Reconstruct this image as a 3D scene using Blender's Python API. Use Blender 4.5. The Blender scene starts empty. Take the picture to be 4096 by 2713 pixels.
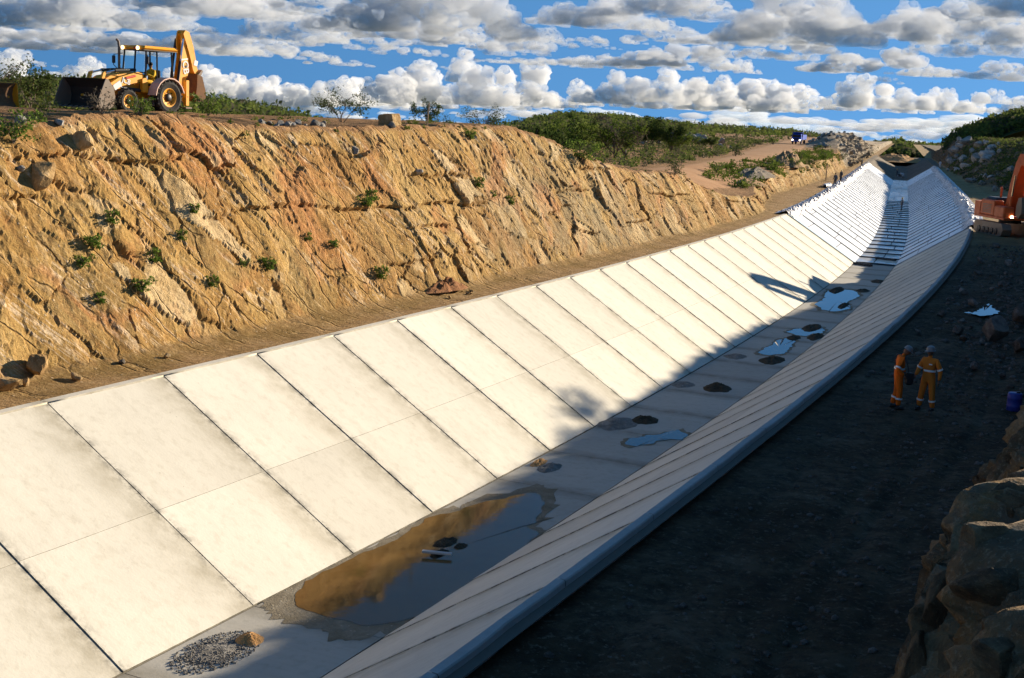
import bpy, bmesh, math, random
import numpy as np
from mathutils import Vector, Matrix

# ------------------------------------------------------------------ camera, world, sun, exposure
scene = bpy.context.scene
COL = scene.collection
R_ = math.radians
CAM_H = 7.8
cam_d = bpy.data.cameras.new('camera')
cam_d.sensor_fit = 'HORIZONTAL'; cam_d.sensor_width = 36.0
cam_d.lens = 36.0 * 5163.2 / 4096.0
cam_d.clip_start = 0.2; cam_d.clip_end = 120000
cam = bpy.data.objects.new('camera', cam_d); COL.objects.link(cam)
PIT, ROLL = 0.1743, 0.0489
_f = Vector((0, math.cos(PIT), -math.sin(PIT))); _u = Vector((0, math.sin(PIT), math.cos(PIT))); _r = Vector((1, 0, 0))
_rx = _r*math.cos(ROLL) + _u*math.sin(ROLL); _ux = _u*math.cos(ROLL) - _r*math.sin(ROLL)
cam.matrix_world = Matrix(((_rx.x, _ux.x, -_f.x, 0), (_rx.y, _ux.y, -_f.y, 0), (_rx.z, _ux.z, -_f.z, CAM_H), (0, 0, 0, 1)))
scene.camera = cam

SUN_AZ, SUN_EL = R_(50.5), R_(14.6)          # azimuth clockwise from +Y
SUNV = Vector((math.sin(SUN_AZ)*math.cos(SUN_EL), math.cos(SUN_AZ)*math.cos(SUN_EL), math.sin(SUN_EL)))
sd = bpy.data.lights.new('sun', 'SUN'); sd.energy = 5.0; sd.angle = R_(0.55); sd.color = (1.0, 0.86, 0.66)
sun = bpy.data.objects.new('sun', sd); COL.objects.link(sun)
sun.rotation_euler = (-SUNV).to_track_quat('-Z', 'Y').to_euler()

world = bpy.data.worlds.new('World'); scene.world = world; world.use_nodes = True
nt = world.node_tree; nt.nodes.clear()
def wn(t, **k):
    n = nt.nodes.new(t)
    for a, b in k.items(): setattr(n, a, b)
    return n
w_out = wn('ShaderNodeOutputWorld'); w_bg = wn('ShaderNodeBackground'); w_sky = wn('ShaderNodeTexSky')
w_sky.sky_type = 'NISHITA'; w_sky.sun_disc = False
w_sky.sun_elevation = SUN_EL; w_sky.sun_rotation = SUN_AZ
w_sky.air_density = 1.0; w_sky.dust_density = 0.3; w_sky.ozone_density = 3.0; w_sky.altitude = 400
w_bg.inputs['Strength'].default_value = 0.15
# clean dry air: the horizon stays nearly as blue as the sky above it
w_tc = wn('ShaderNodeTexCoord'); w_add = wn('ShaderNodeVectorMath', operation='ADD'); w_add.inputs[1].default_value = (0, 0, 0.55)
w_nrm = wn('ShaderNodeVectorMath', operation='NORMALIZE')
nt.links.new(w_tc.outputs['Generated'], w_add.inputs[0]); nt.links.new(w_add.outputs[0], w_nrm.inputs[0])
nt.links.new(w_nrm.outputs[0], w_sky.inputs['Vector'])
w_mul = wn('ShaderNodeMix', data_type='RGBA', blend_type='MULTIPLY'); w_mul.inputs['Factor'].default_value = 1.0; w_mul.inputs['B'].default_value = (.33, .52, .58, 1)
nt.links.new(w_sky.outputs[0], w_mul.inputs['A']); nt.links.new(w_mul.outputs['Result'], w_bg.inputs['Color']); nt.links.new(w_bg.outputs[0], w_out.inputs['Surface'])
scene.view_settings.view_transform = 'Standard'; scene.view_settings.look = 'None'
scene.view_settings.exposure = 1.2; scene.view_settings.gamma = 1.0
scene.view_settings.use_curve_mapping = False
scene.cycles.max_bounces = 6; scene.cycles.diffuse_bounces = 3; scene.cycles.glossy_bounces = 3
scene.cycles.transparent_max_bounces = 12; scene.cycles.volume_bounces = 4

# ------------------------------------------------------------------ canal line: s along it, t to its left
KN = np.array([-20,0,20,40,55,70,85,100,115,130,150,180,220.])
KV = np.array([-0.0489,-0.0724,-0.1023,-0.1229,-0.1123,-0.1044,-0.1234,-0.1385,-0.111,-0.0612,-0.026,-0.0088,0.0])/100
_S = np.arange(-80, 1400, 0.5)
_k = np.interp(_S, KN, KV); _k[_S < -20] = 0; _k[_S > 220] = 0
_TH = np.cumsum(_k)*.5; _i0 = int(np.argmin(abs(_S))); _TH += 0.442 - _TH[_i0]
_CX = np.cumsum(np.sin(_TH))*.5; _CY = np.cumsum(np.cos(_TH))*.5
_CX += -4.1625 - _CX[_i0]; _CY += 27.9932 - _CY[_i0]
GRADE = -0.0034
def P(s, t, z):
    s = np.asarray(s, float); th = np.interp(s, _S, _TH); x = np.interp(s, _S, _CX); y = np.interp(s, _S, _CY)
    s, t, z = np.broadcast_arrays(s, np.asarray(t, float), np.asarray(z, float))
    return np.stack([x - np.cos(th)*t, y + np.sin(th)*t, z + GRADE*s], -1)
def PV(s, t, z): return Vector(P(s, t, z).tolist())
def heading(s): return -float(np.interp(s, _S, _TH)) + math.pi/2      # world angle of +s direction
def ST(x, y):
    """world -> canal coordinates (vectorised)"""
    x = np.atleast_1d(np.asarray(x, float)); y = np.atleast_1d(np.asarray(y, float))
    s = y.copy()
    for _ in range(6):
        th = np.interp(s, _S, _TH); cx = np.interp(s, _S, _CX); cy = np.interp(s, _S, _CY)
        s = s + (x-cx)*np.sin(th) + (y-cy)*np.cos(th)
    th = np.interp(s, _S, _TH); cx = np.interp(s, _S, _CX); cy = np.interp(s, _S, _CY)
    return s, -((x-cx)*np.cos(th) - (y-cy)*np.sin(th))
B2, DEP, MS = 1.782, 3.963, 1.614
TL = B2 + MS*DEP                 # left top edge 8.18
TR = -(B2 + MS*DEP - 0.40)       # right top edge -7.78
BAY = 4.3465
S_W0, S_W1 = 96.9, 329.0         # lined stretch

# ------------------------------------------------------------------ noise (numpy)
_rng = np.random.RandomState(7)
_PERM = _rng.permutation(1024); _PERM = np.concatenate([_PERM, _PERM, _PERM])
_GR = _rng.normal(size=(1024, 3)); _GR /= np.linalg.norm(_GR, axis=1)[:, None]
def gnoise(x, y, z=0.0):
    x, y, z = np.broadcast_arrays(np.asarray(x, float), np.asarray(y, float), np.asarray(z, float))
    xi = np.floor(x).astype(int); yi = np.floor(y).astype(int); zi = np.floor(z).astype(int)
    fx, fy, fz = x-xi, y-yi, z-zi
    u = fx*fx*fx*(fx*(fx*6-15)+10); v = fy*fy*fy*(fy*(fy*6-15)+10); w = fz*fz*fz*(fz*(fz*6-15)+10)
    def g(a, b, c):
        h = _PERM[(_PERM[(_PERM[(xi+a) & 1023] + yi+b) & 1023] + zi+c) & 1023]
        G = _GR[h]; return G[..., 0]*(fx-a) + G[..., 1]*(fy-b) + G[..., 2]*(fz-c)
    l = lambda a, b, t: a + (b-a)*t
    return 1.6*l(l(l(g(0,0,0), g(1,0,0), u), l(g(0,1,0), g(1,1,0), u), v), l(l(g(0,0,1), g(1,0,1), u), l(g(0,1,1), g(1,1,1), u), v), w)
def fbm(x, y, z=0.0, o=4, lac=2.03, g=.5):
    a, r, n = 1.0, 0.0, 0.0
    for i in range(o):
        r = r + a*gnoise(np.asarray(x)+i*17.3, np.asarray(y)+i*9.1, np.asarray(z)+i*5.7); n += a
        x = np.asarray(x)*lac; y = np.asarray(y)*lac; z = np.asarray(z)*lac; a *= g
    return r/n
def hash2(ix, iy, k=0):
    h = _PERM[(_PERM[(ix + 31*k) & 1023] + iy + 57*k) & 1023]
    return (_PERM[h] % 997)/997.0, (_PERM[(h+331) & 1023] % 991)/991.0, (_PERM[(h+617) & 1023] % 983)/983.0, (_PERM[(h+101) & 1023] % 977)/977.0
def worley(x, y, k=0, jit=.9):
    """2-D cells: F1, F2, cell random numbers (3), vector to the cell centre"""
    xi = np.floor(x).astype(int); yi = np.floor(y).astype(int)
    f1 = np.full(x.shape, 9.0); f2 = f1.copy(); r = [np.zeros(x.shape) for _ in range(3)]; dx = np.zeros(x.shape); dy = np.zeros(x.shape)
    for a in (-1, 0, 1):
        for b in (-1, 0, 1):
            h0, h1, h2, h3 = hash2(xi+a, yi+b, k)
            ex = xi+a+.5+(h0-.5)*jit - x; ey = yi+b+.5+(h1-.5)*jit - y
            dd = np.sqrt(ex*ex+ey*ey)
            m = dd < f1
            f2 = np.where(m, f1, np.minimum(f2, dd))
            f1 = np.where(m, dd, f1); dx = np.where(m, ex, dx); dy = np.where(m, ey, dy)
            g0, g1, g2, g3 = hash2(xi+a, yi+b, k+3)
            r[0] = np.where(m, g0, r[0]); r[1] = np.where(m, g1, r[1]); r[2] = np.where(m, g2, r[2])
    return f1, f2, r, dx, dy
def sstep(a, b, x):
    t = np.clip((np.asarray(x, float)-a)/(b-a), 0, 1); return t*t*(3-2*t)

# ------------------------------------------------------------------ mesh and object helpers
def mesh_np(name, V, F, smooth=False):
    """V (n,3), F (m,4) or (m,3) int array, or a list of lists"""
    me = bpy.data.meshes.new(name)
    V = np.asarray(V, np.float32)
    if isinstance(F, np.ndarray):
        m, k = F.shape
        me.vertices.add(len(V)); me.vertices.foreach_set('co', V.ravel())
        me.loops.add(m*k); me.loops.foreach_set('vertex_index', F.astype(np.int32).ravel())
        me.polygons.add(m); me.polygons.foreach_set('loop_start', np.arange(0, m*k, k, dtype=np.int32))
        me.polygons.foreach_set('loop_total', np.full(m, k, np.int32))
        me.update(calc_edges=True); me.validate()
    else:
        me.from_pydata([tuple(map(float, v)) for v in V], [], [tuple(int(i) for i in f) for f in F]); me.update()
    me.polygons.foreach_set('use_smooth', np.full(len(me.polygons), bool(smooth)))
    return me
def grid_faces(nr, nc, flip=False):
    i = np.arange(nr-1)[:, None]*nc + np.arange(nc-1)[None, :]
    f = np.stack([i, i+nc, i+nc+1, i+1], -1).reshape(-1, 4)
    return f[:, ::-1] if flip else f
def link(name, me, mat=None, parent=None, loc=None, rot=None, scale=None):
    o = bpy.data.objects.new(name, me); COL.objects.link(o)
    if mat is not None and me is not None:
        if not me.materials: me.materials.append(mat)
    if parent is not None: o.parent = parent
    if loc is not None: o.location = loc
    if rot is not None: o.rotation_euler = rot
    if scale is not None: o.scale = (scale,)*3 if np.isscalar(scale) else scale
    return o
def tag(o, label, cat, group=None):
    o['label'] = label; o['category'] = cat
    if group: o['group'] = group
    return o
def kind(o, k, label=None):
    o['kind'] = k
    if label: o['label'] = label
    return o
def empty(name, loc=(0, 0, 0), rot=(0, 0, 0)):
    o = bpy.data.objects.new(name, None); COL.objects.link(o); o.location = loc; o.rotation_euler = rot; o.empty_display_size = .3
    return o
def fattr(me, name, vals):
    a = me.attributes.new(name, 'FLOAT', 'POINT'); a.data.foreach_set('value', np.asarray(vals, np.float32).ravel())
def add_uv(me, UV):
    """UV per vertex"""
    uv = me.uv_layers.new(name='UVMap'); li = np.empty(len(me.loops), np.int32); me.loops.foreach_get('vertex_index', li)
    uv.data.foreach_set('uv', np.asarray(UV, np.float32)[li].ravel())

class MB:
    """collects simple solids into one mesh"""
    def __init__(self): self.v = []; self.f = []
    def add(self, V, F):
        n = len(self.v); self.v += [tuple(map(float, p)) for p in V]; self.f += [tuple(i+n for i in f) for f in F]; return self
    def box(self, c, s, rot=None, taper=1.0, bev=0.0):
        c = Vector(c); x, y, z = s[0]/2, s[1]/2, s[2]/2
        M = rot if rot is not None else Matrix.Identity(3)
        b = min(bev, x*.8, y*.8, z*.8)
        if b <= 0:
            V = [c + M @ Vector((a*x*(taper if d > 0 else 1), e*y*(taper if d > 0 else 1), d*z)) for d in (-1, 1) for a, e in ((-1,-1),(1,-1),(1,1),(-1,1))]
            return self.add(V, [(3,2,1,0),(4,5,6,7),(0,1,5,4),(1,2,6,5),(2,3,7,6),(3,0,4,7)])
        rings = []
        for zz, ins in ((-z, b), (-z+b, 0), (z-b, 0), (z, b)):
            k = taper if zz > 0 else 1
            X, Y = x*k, y*k
            o = []
            for sx, sy in ((-1,-1),(1,-1),(1,1),(-1,1)):
                pa = Vector((sx*(X-ins-b*.9), sy*(Y-ins), zz)); pb = Vector((sx*(X-ins), sy*(Y-ins-b*.9), zz))
                o += [pb, pa] if sx*sy > 0 else [pa, pb]
            # order around
            o2 = [o[1], o[2], o[3], o[4], o[5], o[6], o[7], o[0]]
            cc = sorted(o, key=lambda p: math.atan2(p.y/max(Y, 1e-6), p.x/max(X, 1e-6)))
            rings.append([c + M @ p for p in cc])
        V = [p for r in rings for p in r]; F = []
        for i in range(3):
            for j in range(8): F.append((i*8+j, i*8+(j+1) % 8, (i+1)*8+(j+1) % 8, (i+1)*8+j))
        F.append(tuple(range(7, -1, -1))); F.append(tuple(range(24, 32)))
        return self.add(V, F)
    def tube(self, pts, rad, n=8, cap=True):
        pts = [Vector(p) for p in pts]; k = len(pts)
        rad = [rad]*k if np.isscalar(rad) else list(rad)
        V = []; F = []; prev = None
        for i, p in enumerate(pts):
            d = (pts[min(i+1, k-1)] - pts[max(i-1, 0)]).normalized()
            if prev is None: a = d.orthogonal().normalized()
            else:
                a = prev - d*prev.dot(d); a = a.normalized() if a.length > 1e-6 else d.orthogonal().normalized()
            prev = a; b = d.cross(a)
            for j in range(n):
                q = 2*math.pi*j/n; V.append(p + (a*math.cos(q) + b*math.sin(q))*rad[i])
        for i in range(k-1):
            for j in range(n): F.append((i*n+j, i*n+(j+1) % n, (i+1)*n+(j+1) % n, (i+1)*n+j))
        if cap: F.append(tuple(range(n-1, -1, -1))); F.append(tuple(range((k-1)*n, k*n)))
        return self.add(V, F)
    def lathe(self, prof, axis='Y', c=(0, 0, 0), n=20, closed=False):
        """prof: (radius, offset along axis)"""
        V = []; F = []; k = len(prof); c = Vector(c)
        for r, h in prof:
            for j in range(n):
                q = 2*math.pi*j/n; a, b = r*math.cos(q), r*math.sin(q)
                V.append(c + Vector({'Y': (a, h, b), 'X': (h, a, b), 'Z': (a, b, h)}[axis]))
        for i in range(k-1 + (1 if closed else 0)):
            for j in range(n):
                i2 = (i+1) % k; F.append((i*n+j, i2*n+j, i2*n+(j+1) % n, i*n+(j+1) % n))
        return self.add(V, F)
    def prism(self, poly, y0, y1, axis='Y'):
        """polygon in XZ extruded along Y"""
        n = len(poly)
        V = [(x, y0, z) for x, z in poly] + [(x, y1, z) for x, z in poly]
        F = [tuple(range(n)), tuple(range(2*n-1, n-1, -1))] + [(i, i+n, (i+1) % n+n, (i+1) % n) for i in range(n)]
        return self.add(V, F)
    def build(self, name, mat, parent=None, smooth=False, **k):
        me = bpy.data.meshes.new(name); me.from_pydata(self.v, [], self.f); me.update()
        bm = bmesh.new(); bm.from_mesh(me); bmesh.ops.recalc_face_normals(bm, faces=bm.faces); bm.to_mesh(me); bm.free()
        if smooth: me.polygons.foreach_set('use_smooth', np.ones(len(me.polygons), bool))
        return link(name, me, mat, parent, **k)

# ------------------------------------------------------------------ materials
class NT:
    def __init__(self, name):
        self.m = bpy.data.materials.new(name); self.m.use_nodes = True; self.t = self.m.node_tree
        self.b = self.t.nodes['Principled BSDF']; self.L = self.t.links
    def n(self, t, **k):
        x = self.t.nodes.new(t)
        for a, b in k.items(): setattr(x, a, b)
        return x
    def link(self, a, b): self.L.new(a, b)
    def coord(self, which='Object', scale=None, rot=None):
        c = self.n('ShaderNodeTexCoord').outputs[which]
        if scale is None and rot is None: return c
        m = self.n('ShaderNodeMapping'); self.link(c, m.inputs['Vector'])
        if scale is not None: m.inputs['Scale'].default_value = scale if hasattr(scale, '__len__') else (scale,)*3
        if rot is not None: m.inputs['Rotation'].default_value = rot
        return m.outputs[0]
    def pos(self, scale=None, rot=None):
        c = self.n('ShaderNodeNewGeometry').outputs['Position']
        m = self.n('ShaderNodeMapping'); self.link(c, m.inputs['Vector'])
        if scale is not None: m.inputs['Scale'].default_value = scale if hasattr(scale, '__len__') else (scale,)*3
        if rot is not None: m.inputs['Rotation'].default_value = rot
        return m.outputs[0]
    def noise(self, vec, scale, detail=5, rough=.55, dist=0.0):
        x = self.n('ShaderNodeTexNoise'); x.inputs['Scale'].default_value = scale; x.inputs['Detail'].default_value = detail
        x.inputs['Roughness'].default_value = rough; x.inputs['Distortion'].default_value = dist
        if vec is not None: self.link(vec, x.inputs['Vector'])
        return x.outputs['Fac']
    def voro(self, vec, scale, feature='F1', out='Distance'):
        x = self.n('ShaderNodeTexVoronoi', feature=feature); x.inputs['Scale'].default_value = scale
        self.link(vec, x.inputs['Vector']); return x.outputs[out]
    def ramp(self, fac, stops, interp='LINEAR'):
        r = self.n('ShaderNodeValToRGB'); r.color_ramp.interpolation = interp
        while len(r.color_ramp.elements) < len(stops): r.color_ramp.elements.new(.5)
        for e, (p, c) in zip(r.color_ramp.elements, stops):
            e.position = p; e.color = (c, c, c, 1) if np.isscalar(c) else (*c[:3], 1)
        self.link(fac, r.inputs['Fac']); return r.outputs['Color']
    def mix(self, fac, a, b, mode='MIX'):
        x = self.n('ShaderNodeMix', data_type='RGBA', blend_type=mode)
        for s, v in ((x.inputs['Factor'], fac), (x.inputs['A'], a), (x.inputs['B'], b)):
            if hasattr(v, 'links'): self.link(v, s)
            elif np.isscalar(v): s.default_value = v if s.type == 'VALUE' else (v, v, v, 1)
            else: s.default_value = (*v[:3], 1)
        return x.outputs['Result']
    def math(self, op, a, b=0.0, c=None):
        x = self.n('ShaderNodeMath', operation=op)
        for s, v in zip(x.inputs, (a, b) if c is None else (a, b, c)):
            if hasattr(v, 'links'): self.link(v, s)
            else: s.default_value = v
        return x.outputs[0]
    def attr(self, name, out='Fac'):
        x = self.n('ShaderNodeAttribute'); x.attribute_name = name; return x.outputs[out]
    def bump(self, h, dist=.05, strength=1.0, prev=None):
        x = self.n('ShaderNodeBump'); x.inputs['Distance'].default_value = dist; x.inputs['Strength'].default_value = strength
        self.link(h, x.inputs['Height'])
        if prev is not None: self.link(prev, x.inputs['Normal'])
        self.link(x.outputs[0], self.b.inputs['Normal']); return x.outputs[0]
    def set(self, color=None, rough=None, spec=None, metal=None, **k):
        for key, v in (('Base Color', color), ('Roughness', rough), ('Specular IOR Level', spec), ('Metallic', metal)):
            if v is None: continue
            s = self.b.inputs[key]
            if hasattr(v, 'links'): self.link(v, s)
            elif key == 'Base Color': s.default_value = (*v[:3], 1)
            else: s.default_value = v
        return self.m
def simple(name, color, rough=.6, spec=.3, metal=0.0, var=.15, nscale=3.0, bump=0.0, bscale=20.0):
    t = NT(name); v = t.coord('Object')
    n = t.noise(v, nscale, 6)
    c = t.mix(n, tuple(min(1, x*(1-var)) for x in color), tuple(min(1, x*(1+var)) for x in color))
    t.set(c, rough, spec, metal)
    if bump: t.bump(t.noise(v, bscale, 4), bump, .6)
    return t.m
def emit(name, color, strength):
    t = NT(name); t.set((.02, .02, .02)); t.b.inputs['Emission Color'].default_value = (*color, 1); t.b.inputs['Emission Strength'].default_value = strength
    return t.m
# ------------------------------------------------------------------ surface materials
def mat_concrete(name, base, stain):
    t = NT(name)
    uv = t.coord('UV'); ob = t.pos()
    rnd = t.n('ShaderNodeObjectInfo').outputs['Random']
    n1 = t.noise(ob, .55, 6, .6, .4); n2 = t.noise(ob, 3.5, 6, .65); n3 = t.noise(ob, 14, 3, .6)
    c = t.mix(t.ramp(n1, [(.3, 0), (.72, 1)]), tuple(x*.94 for x in base), tuple(min(.95, x*1.04) for x in base))
    c = t.mix(t.math('MULTIPLY', t.ramp(n2, [(.50, 0), (.78, 1)]), .30), c, stain)
    # run-off streaks down the slope (v), narrow across it (u)
    m = t.n('ShaderNodeMapping'); t.link(uv, m.inputs['Vector']); m.inputs['Scale'].default_value = (3.2, .22, 1)
    ad = t.n('ShaderNodeVectorMath', operation='ADD'); t.link(m.outputs[0], ad.inputs[0]); t.link(ob, ad.inputs[1])
    sc = t.n('ShaderNodeVectorMath', operation='MULTIPLY'); t.link(ob, sc.inputs[0]); sc.inputs[1].default_value = (.02, .02, .02); t.link(sc.outputs[0], ad.inputs[1])
    st = t.noise(ad.outputs[0], 1.0, 5, .6)
    c = t.mix(t.math('MULTIPLY', t.ramp(st, [(.50, 0), (.80, 1)]), .16), c, stain)
    # grime with each slab's far-edge shading painted in: attribute = 1 at the joint
    e = t.attr('grime_shade')
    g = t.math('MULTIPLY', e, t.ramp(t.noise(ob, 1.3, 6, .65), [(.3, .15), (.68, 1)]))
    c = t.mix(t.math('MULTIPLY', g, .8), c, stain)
    # cement smears and crumbled edges right at the joints
    jm = t.math('MULTIPLY', t.attr('joint'), t.ramp(t.noise(ob, 2.6, 6, .72), [(.46, 0), (.58, 1)]))
    c = t.mix(t.math('MULTIPLY', jm, .75), c, (.13, .125, .11))
    sp = t.ramp(t.voro(ob, 3.0), [(.035, 1), (.06, 0)])
    c = t.mix(t.math('MULTIPLY', sp, t.ramp(n3, [(.5, 0), (.6, .6)])), c, tuple(x*.45 for x in stain))
    tone = t.n('ShaderNodeMapRange'); t.link(rnd, tone.inputs['Value']); tone.inputs['To Min'].default_value = .91; tone.inputs['To Max'].default_value = 1.04
    c = t.mix(1.0, c, tone.outputs[0], 'MULTIPLY')
    t.set(c, .85, .2)
    h = t.math('ADD', n3, t.math('MULTIPLY', t.noise(ob, 1.1, 3), 2.0))
    t.bump(h, .008, .5)
    return t.m
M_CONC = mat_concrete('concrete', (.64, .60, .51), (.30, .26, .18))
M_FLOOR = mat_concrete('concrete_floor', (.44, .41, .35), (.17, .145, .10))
M_JOINT = simple('joint_filler', (.12, .11, .09), .9)
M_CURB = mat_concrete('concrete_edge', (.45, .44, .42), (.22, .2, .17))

def mat_soil(name, c0, c1, c2, scale=.35, peb=(.42, .36, .28), bd=.05):
    t = NT(name); ob = t.pos()
    n1 = t.noise(ob, scale, 8, .62, .6); n2 = t.noise(ob, scale*9, 6, .65); n3 = t.noise(ob, 26, 3, .7)
    c = t.ramp(n1, [(.3, c0), (.52, c1), (.74, c2)])
    c = t.mix(t.math('MULTIPLY', t.ramp(n2, [(.4, 0), (.7, 1)]), .5), c, tuple(x*.62 for x in c1))
    pv = t.voro(ob, 7.0); pc = t.voro(ob, 7.0, out='Color')
    pm = t.math('MULTIPLY', t.ramp(pv, [(.16, 1), (.24, 0)]), t.ramp(pc, [(.62, 0), (.7, 1)]))
    c = t.mix(t.math('MULTIPLY', pm, .8), c, peb)
    t.set(c, .95, .1)
    h = t.math('ADD', t.math('MULTIPLY', n2, 1.2), t.math('ADD', t.math('MULTIPLY', n3, .5), t.math('MULTIPLY', pm, .6)))
    t.bump(h, bd, .9)
    return t.m
M_BERM = mat_soil('berm_soil', (.26, .155, .075), (.33, .205, .105), (.40, .265, .15))
M_BERM_R = mat_soil('shaded_berm_soil', (.05, .038, .027), (.085, .066, .048), (.13, .105, .08), .22, (.16, .14, .12), .07)
M_PLAT = mat_soil('plateau_soil', (.24, .13, .065), (.33, .19, .095), (.38, .27, .16), .12)
M_GRAVEL = mat_soil('gravel_slope', (.14, .115, .085), (.20, .165, .125), (.26, .22, .17), .3, (.34, .31, .27))

def mat_cliff():
    t = NT('weathered_rock'); ob = t.pos()
    a = t.attr('strata', 'Vector')        # (along strata, across strata, 0) metres
    zone = t.attr('zone'); top = t.attr('top')
    big = t.noise(ob, .22, 5, .55, .5)
    c = t.ramp(big, [(.28, (.345, .185, .058)), (.45, (.40, .24, .076)), (.6, (.45, .295, .108)), (.76, (.52, .365, .155))])
    olive = t.ramp(t.noise(ob, .42, 6, .62, 1.0), [(.50, 0), (.66, 1)])
    c = t.mix(t.math('MULTIPLY', olive, .45), c, (.26, .17, .062))
    # beds: thin bands along the strata
    m = t.n('ShaderNodeMapping'); t.link(a, m.inputs['Vector']); m.inputs['Scale'].default_value = (.30, 1.1, 1)
    beds = t.noise(m.outputs[0], 1.6, 7, .62, .35)
    c = t.mix(t.ramp(beds, [(.54, 0), (.68, .55)]), c, (.55, .375, .185))
    c = t.mix(t.ramp(beds, [(.32, .5), (.45, 0)]), c, (.25, .12, .042))
    # each fractured block weathers its own way
    cell = t.attr('cell'); cm = t.ramp(t.noise(ob, .33, 4, .6), [(.36, .15), (.56, 1)])
    c = t.mix(t.math('MULTIPLY', t.ramp(cell, [(.80, 0), (.84, 1)]), t.math('MULTIPLY', cm, .75)), c, (.60, .46, .265))
    c = t.mix(t.math('MULTIPLY', t.ramp(cell, [(.14, 1), (.18, 0)]), t.math('MULTIPLY', cm, .4)), c, (.34, .155, .055))
    c = t.mix(t.math('MULTIPLY', t.math('MULTIPLY', t.ramp(cell, [(.42, 0), (.45, 1)]), t.ramp(cell, [(.55, 1), (.58, 0)])), t.math('MULTIPLY', cm, .5)), c, (.24, .165, .07))
    # pale pink quartz veins
    m2 = t.n('ShaderNodeMapping'); t.link(a, m2.inputs['Vector']); m2.inputs['Scale'].default_value = (.05, .55, 1)
    v = t.noise(m2.outputs[0], 1.3, 6, .6, .5)
    vein = t.ramp(t.math('ABSOLUTE', t.math('SUBTRACT', v, .5)), [(.004, 1), (.011, 0)])
    vein = t.math('MULTIPLY', vein, t.ramp(t.noise(ob, .35, 3), [(.34, 0), (.46, 1)]))
    vein = t.math('MULTIPLY', vein, t.ramp(t.noise(ob, 4, 4, .7), [(.38, 0), (.52, 1)]))
    c = t.mix(t.math('MULTIPLY', vein, .7), c, (.72, .57, .40))
    # iron-red patches, pale clay and grey weathered faces
    red = t.ramp(t.noise(ob, .30, 5, .6, .8), [(.55, 0), (.66, 1)])
    c = t.mix(t.math('MULTIPLY', red, .58), c, (.46, .19, .075))
    pale = t.ramp(t.noise(ob, .55, 6, .62, .8), [(.60, 0), (.70, 1)])
    c = t.mix(t.math('MULTIPLY', pale, .65), c, (.58, .42, .235))
    grey = t.math('MULTIPLY', t.attr('grey'), t.ramp(t.noise(ob, .5, 6, .65), [(.42, 0), (.56, 1)]))
    c = t.mix(t.math('MAXIMUM', t.math('MULTIPLY', grey, .85), t.math('MULTIPLY', t.attr('rocky'), .8)), c, t.mix(t.attr('rocky'), (.225, .20, .135), t.ramp(t.noise(ob, .9, 6, .7), [(.35, (.20, .18, .15)), (.6, (.40, .37, .31))])))
    # cracks: narrow dark brown seams
    wv = t.n('ShaderNodeMapping'); t.link(a, wv.inputs['Vector']); wv.inputs['Scale'].default_value = (.5, 1.3, 1)
    wn_ = t.n('ShaderNodeTexNoise'); wn_.inputs['Scale'].default_value = 1.1; wn_.inputs['Detail'].default_value = 4; t.link(ob, wn_.inputs['Vector'])
    wm = t.mix(.35, wv.outputs[0], wn_.outputs['Color'])
    cr = t.voro(wm, .9, 'DISTANCE_TO_EDGE')
    crk = t.math('MULTIPLY', t.ramp(cr, [(.0, 1), (.028, 0)]), t.ramp(t.noise(ob, .8, 3), [(.40, 0), (.54, 1)]))
    c = t.mix(t.math('MULTIPLY', crk, .5), c, (.15, .085, .035))
    # red-brown soil over the top and sandy wash at the foot
    tn = t.noise(ob, 1.2, 6, .65)
    tm = t.ramp(t.math('ADD', top, t.math('MULTIPLY', t.math('SUBTRACT', tn, .5), .7)), [(.42, 0), (.66, 1)])
    c = t.mix(t.math('MULTIPLY', t.math('MULTIPLY', tm, .85), t.math('SUBTRACT', 1.0, t.math('MULTIPLY', t.attr('rocky'), .85))), c, t.ramp(tn, [(.3, (.215, .105, .046)), (.7, (.33, .19, .095))]))
    fm = t.ramp(t.math('ADD', t.attr('foot'), t.math('MULTIPLY', t.math('SUBTRACT', tn, .5), .6)), [(.4, 0), (.65, 1)])
    c = t.mix(t.math('MULTIPLY', fm, .9), c, t.ramp(t.noise(ob, .5, 7, .6), [(.35, (.20, .125, .045)), (.5, (.29, .18, .08)), (.68, (.37, .245, .125))]))
    dm = t.math('MULTIPLY', t.attr('damp'), t.ramp(t.noise(ob, .7, 5, .6), [(.3, .35), (.6, 1)]))
    c = t.mix(t.math('MULTIPLY', dm, .75), c, (.17, .11, .033))
    # little stones and clods
    pv = t.voro(ob, 5.5); pc = t.voro(ob, 5.5, out='Color')
    pm = t.math('MULTIPLY', t.ramp(pv, [(.16, 1), (.26, 0)]), t.ramp(pc, [(.74, 0), (.8, 1)]))
    c = t.mix(t.math('MULTIPLY', pm, .7), c, (.58, .46, .33))
    fine = t.noise(ob, 6, 6, .74)
    c = t.mix(t.math('MULTIPLY', t.ramp(fine, [(.34, 1), (.52, 0)]), .6), c, (.19, .10, .038))
    c = t.mix(t.math('MULTIPLY', t.ramp(fine, [(.54, 0), (.70, 1)]), .45), c, (.60, .44, .25))
    t.set(c, .95, .08)
    h = t.math('ADD', t.math('MULTIPLY', t.noise(ob, 5, 7, .72), 1.0), t.math('MULTIPLY', beds, .6))
    h = t.math('ADD', h, t.math('MULTIPLY', pm, .5)); h = t.math('SUBTRACT', h, t.math('MULTIPLY', crk, .8))
    t.bump(h, .13, 1.0)
    return t.m
M_CLIFF = mat_cliff()

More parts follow.
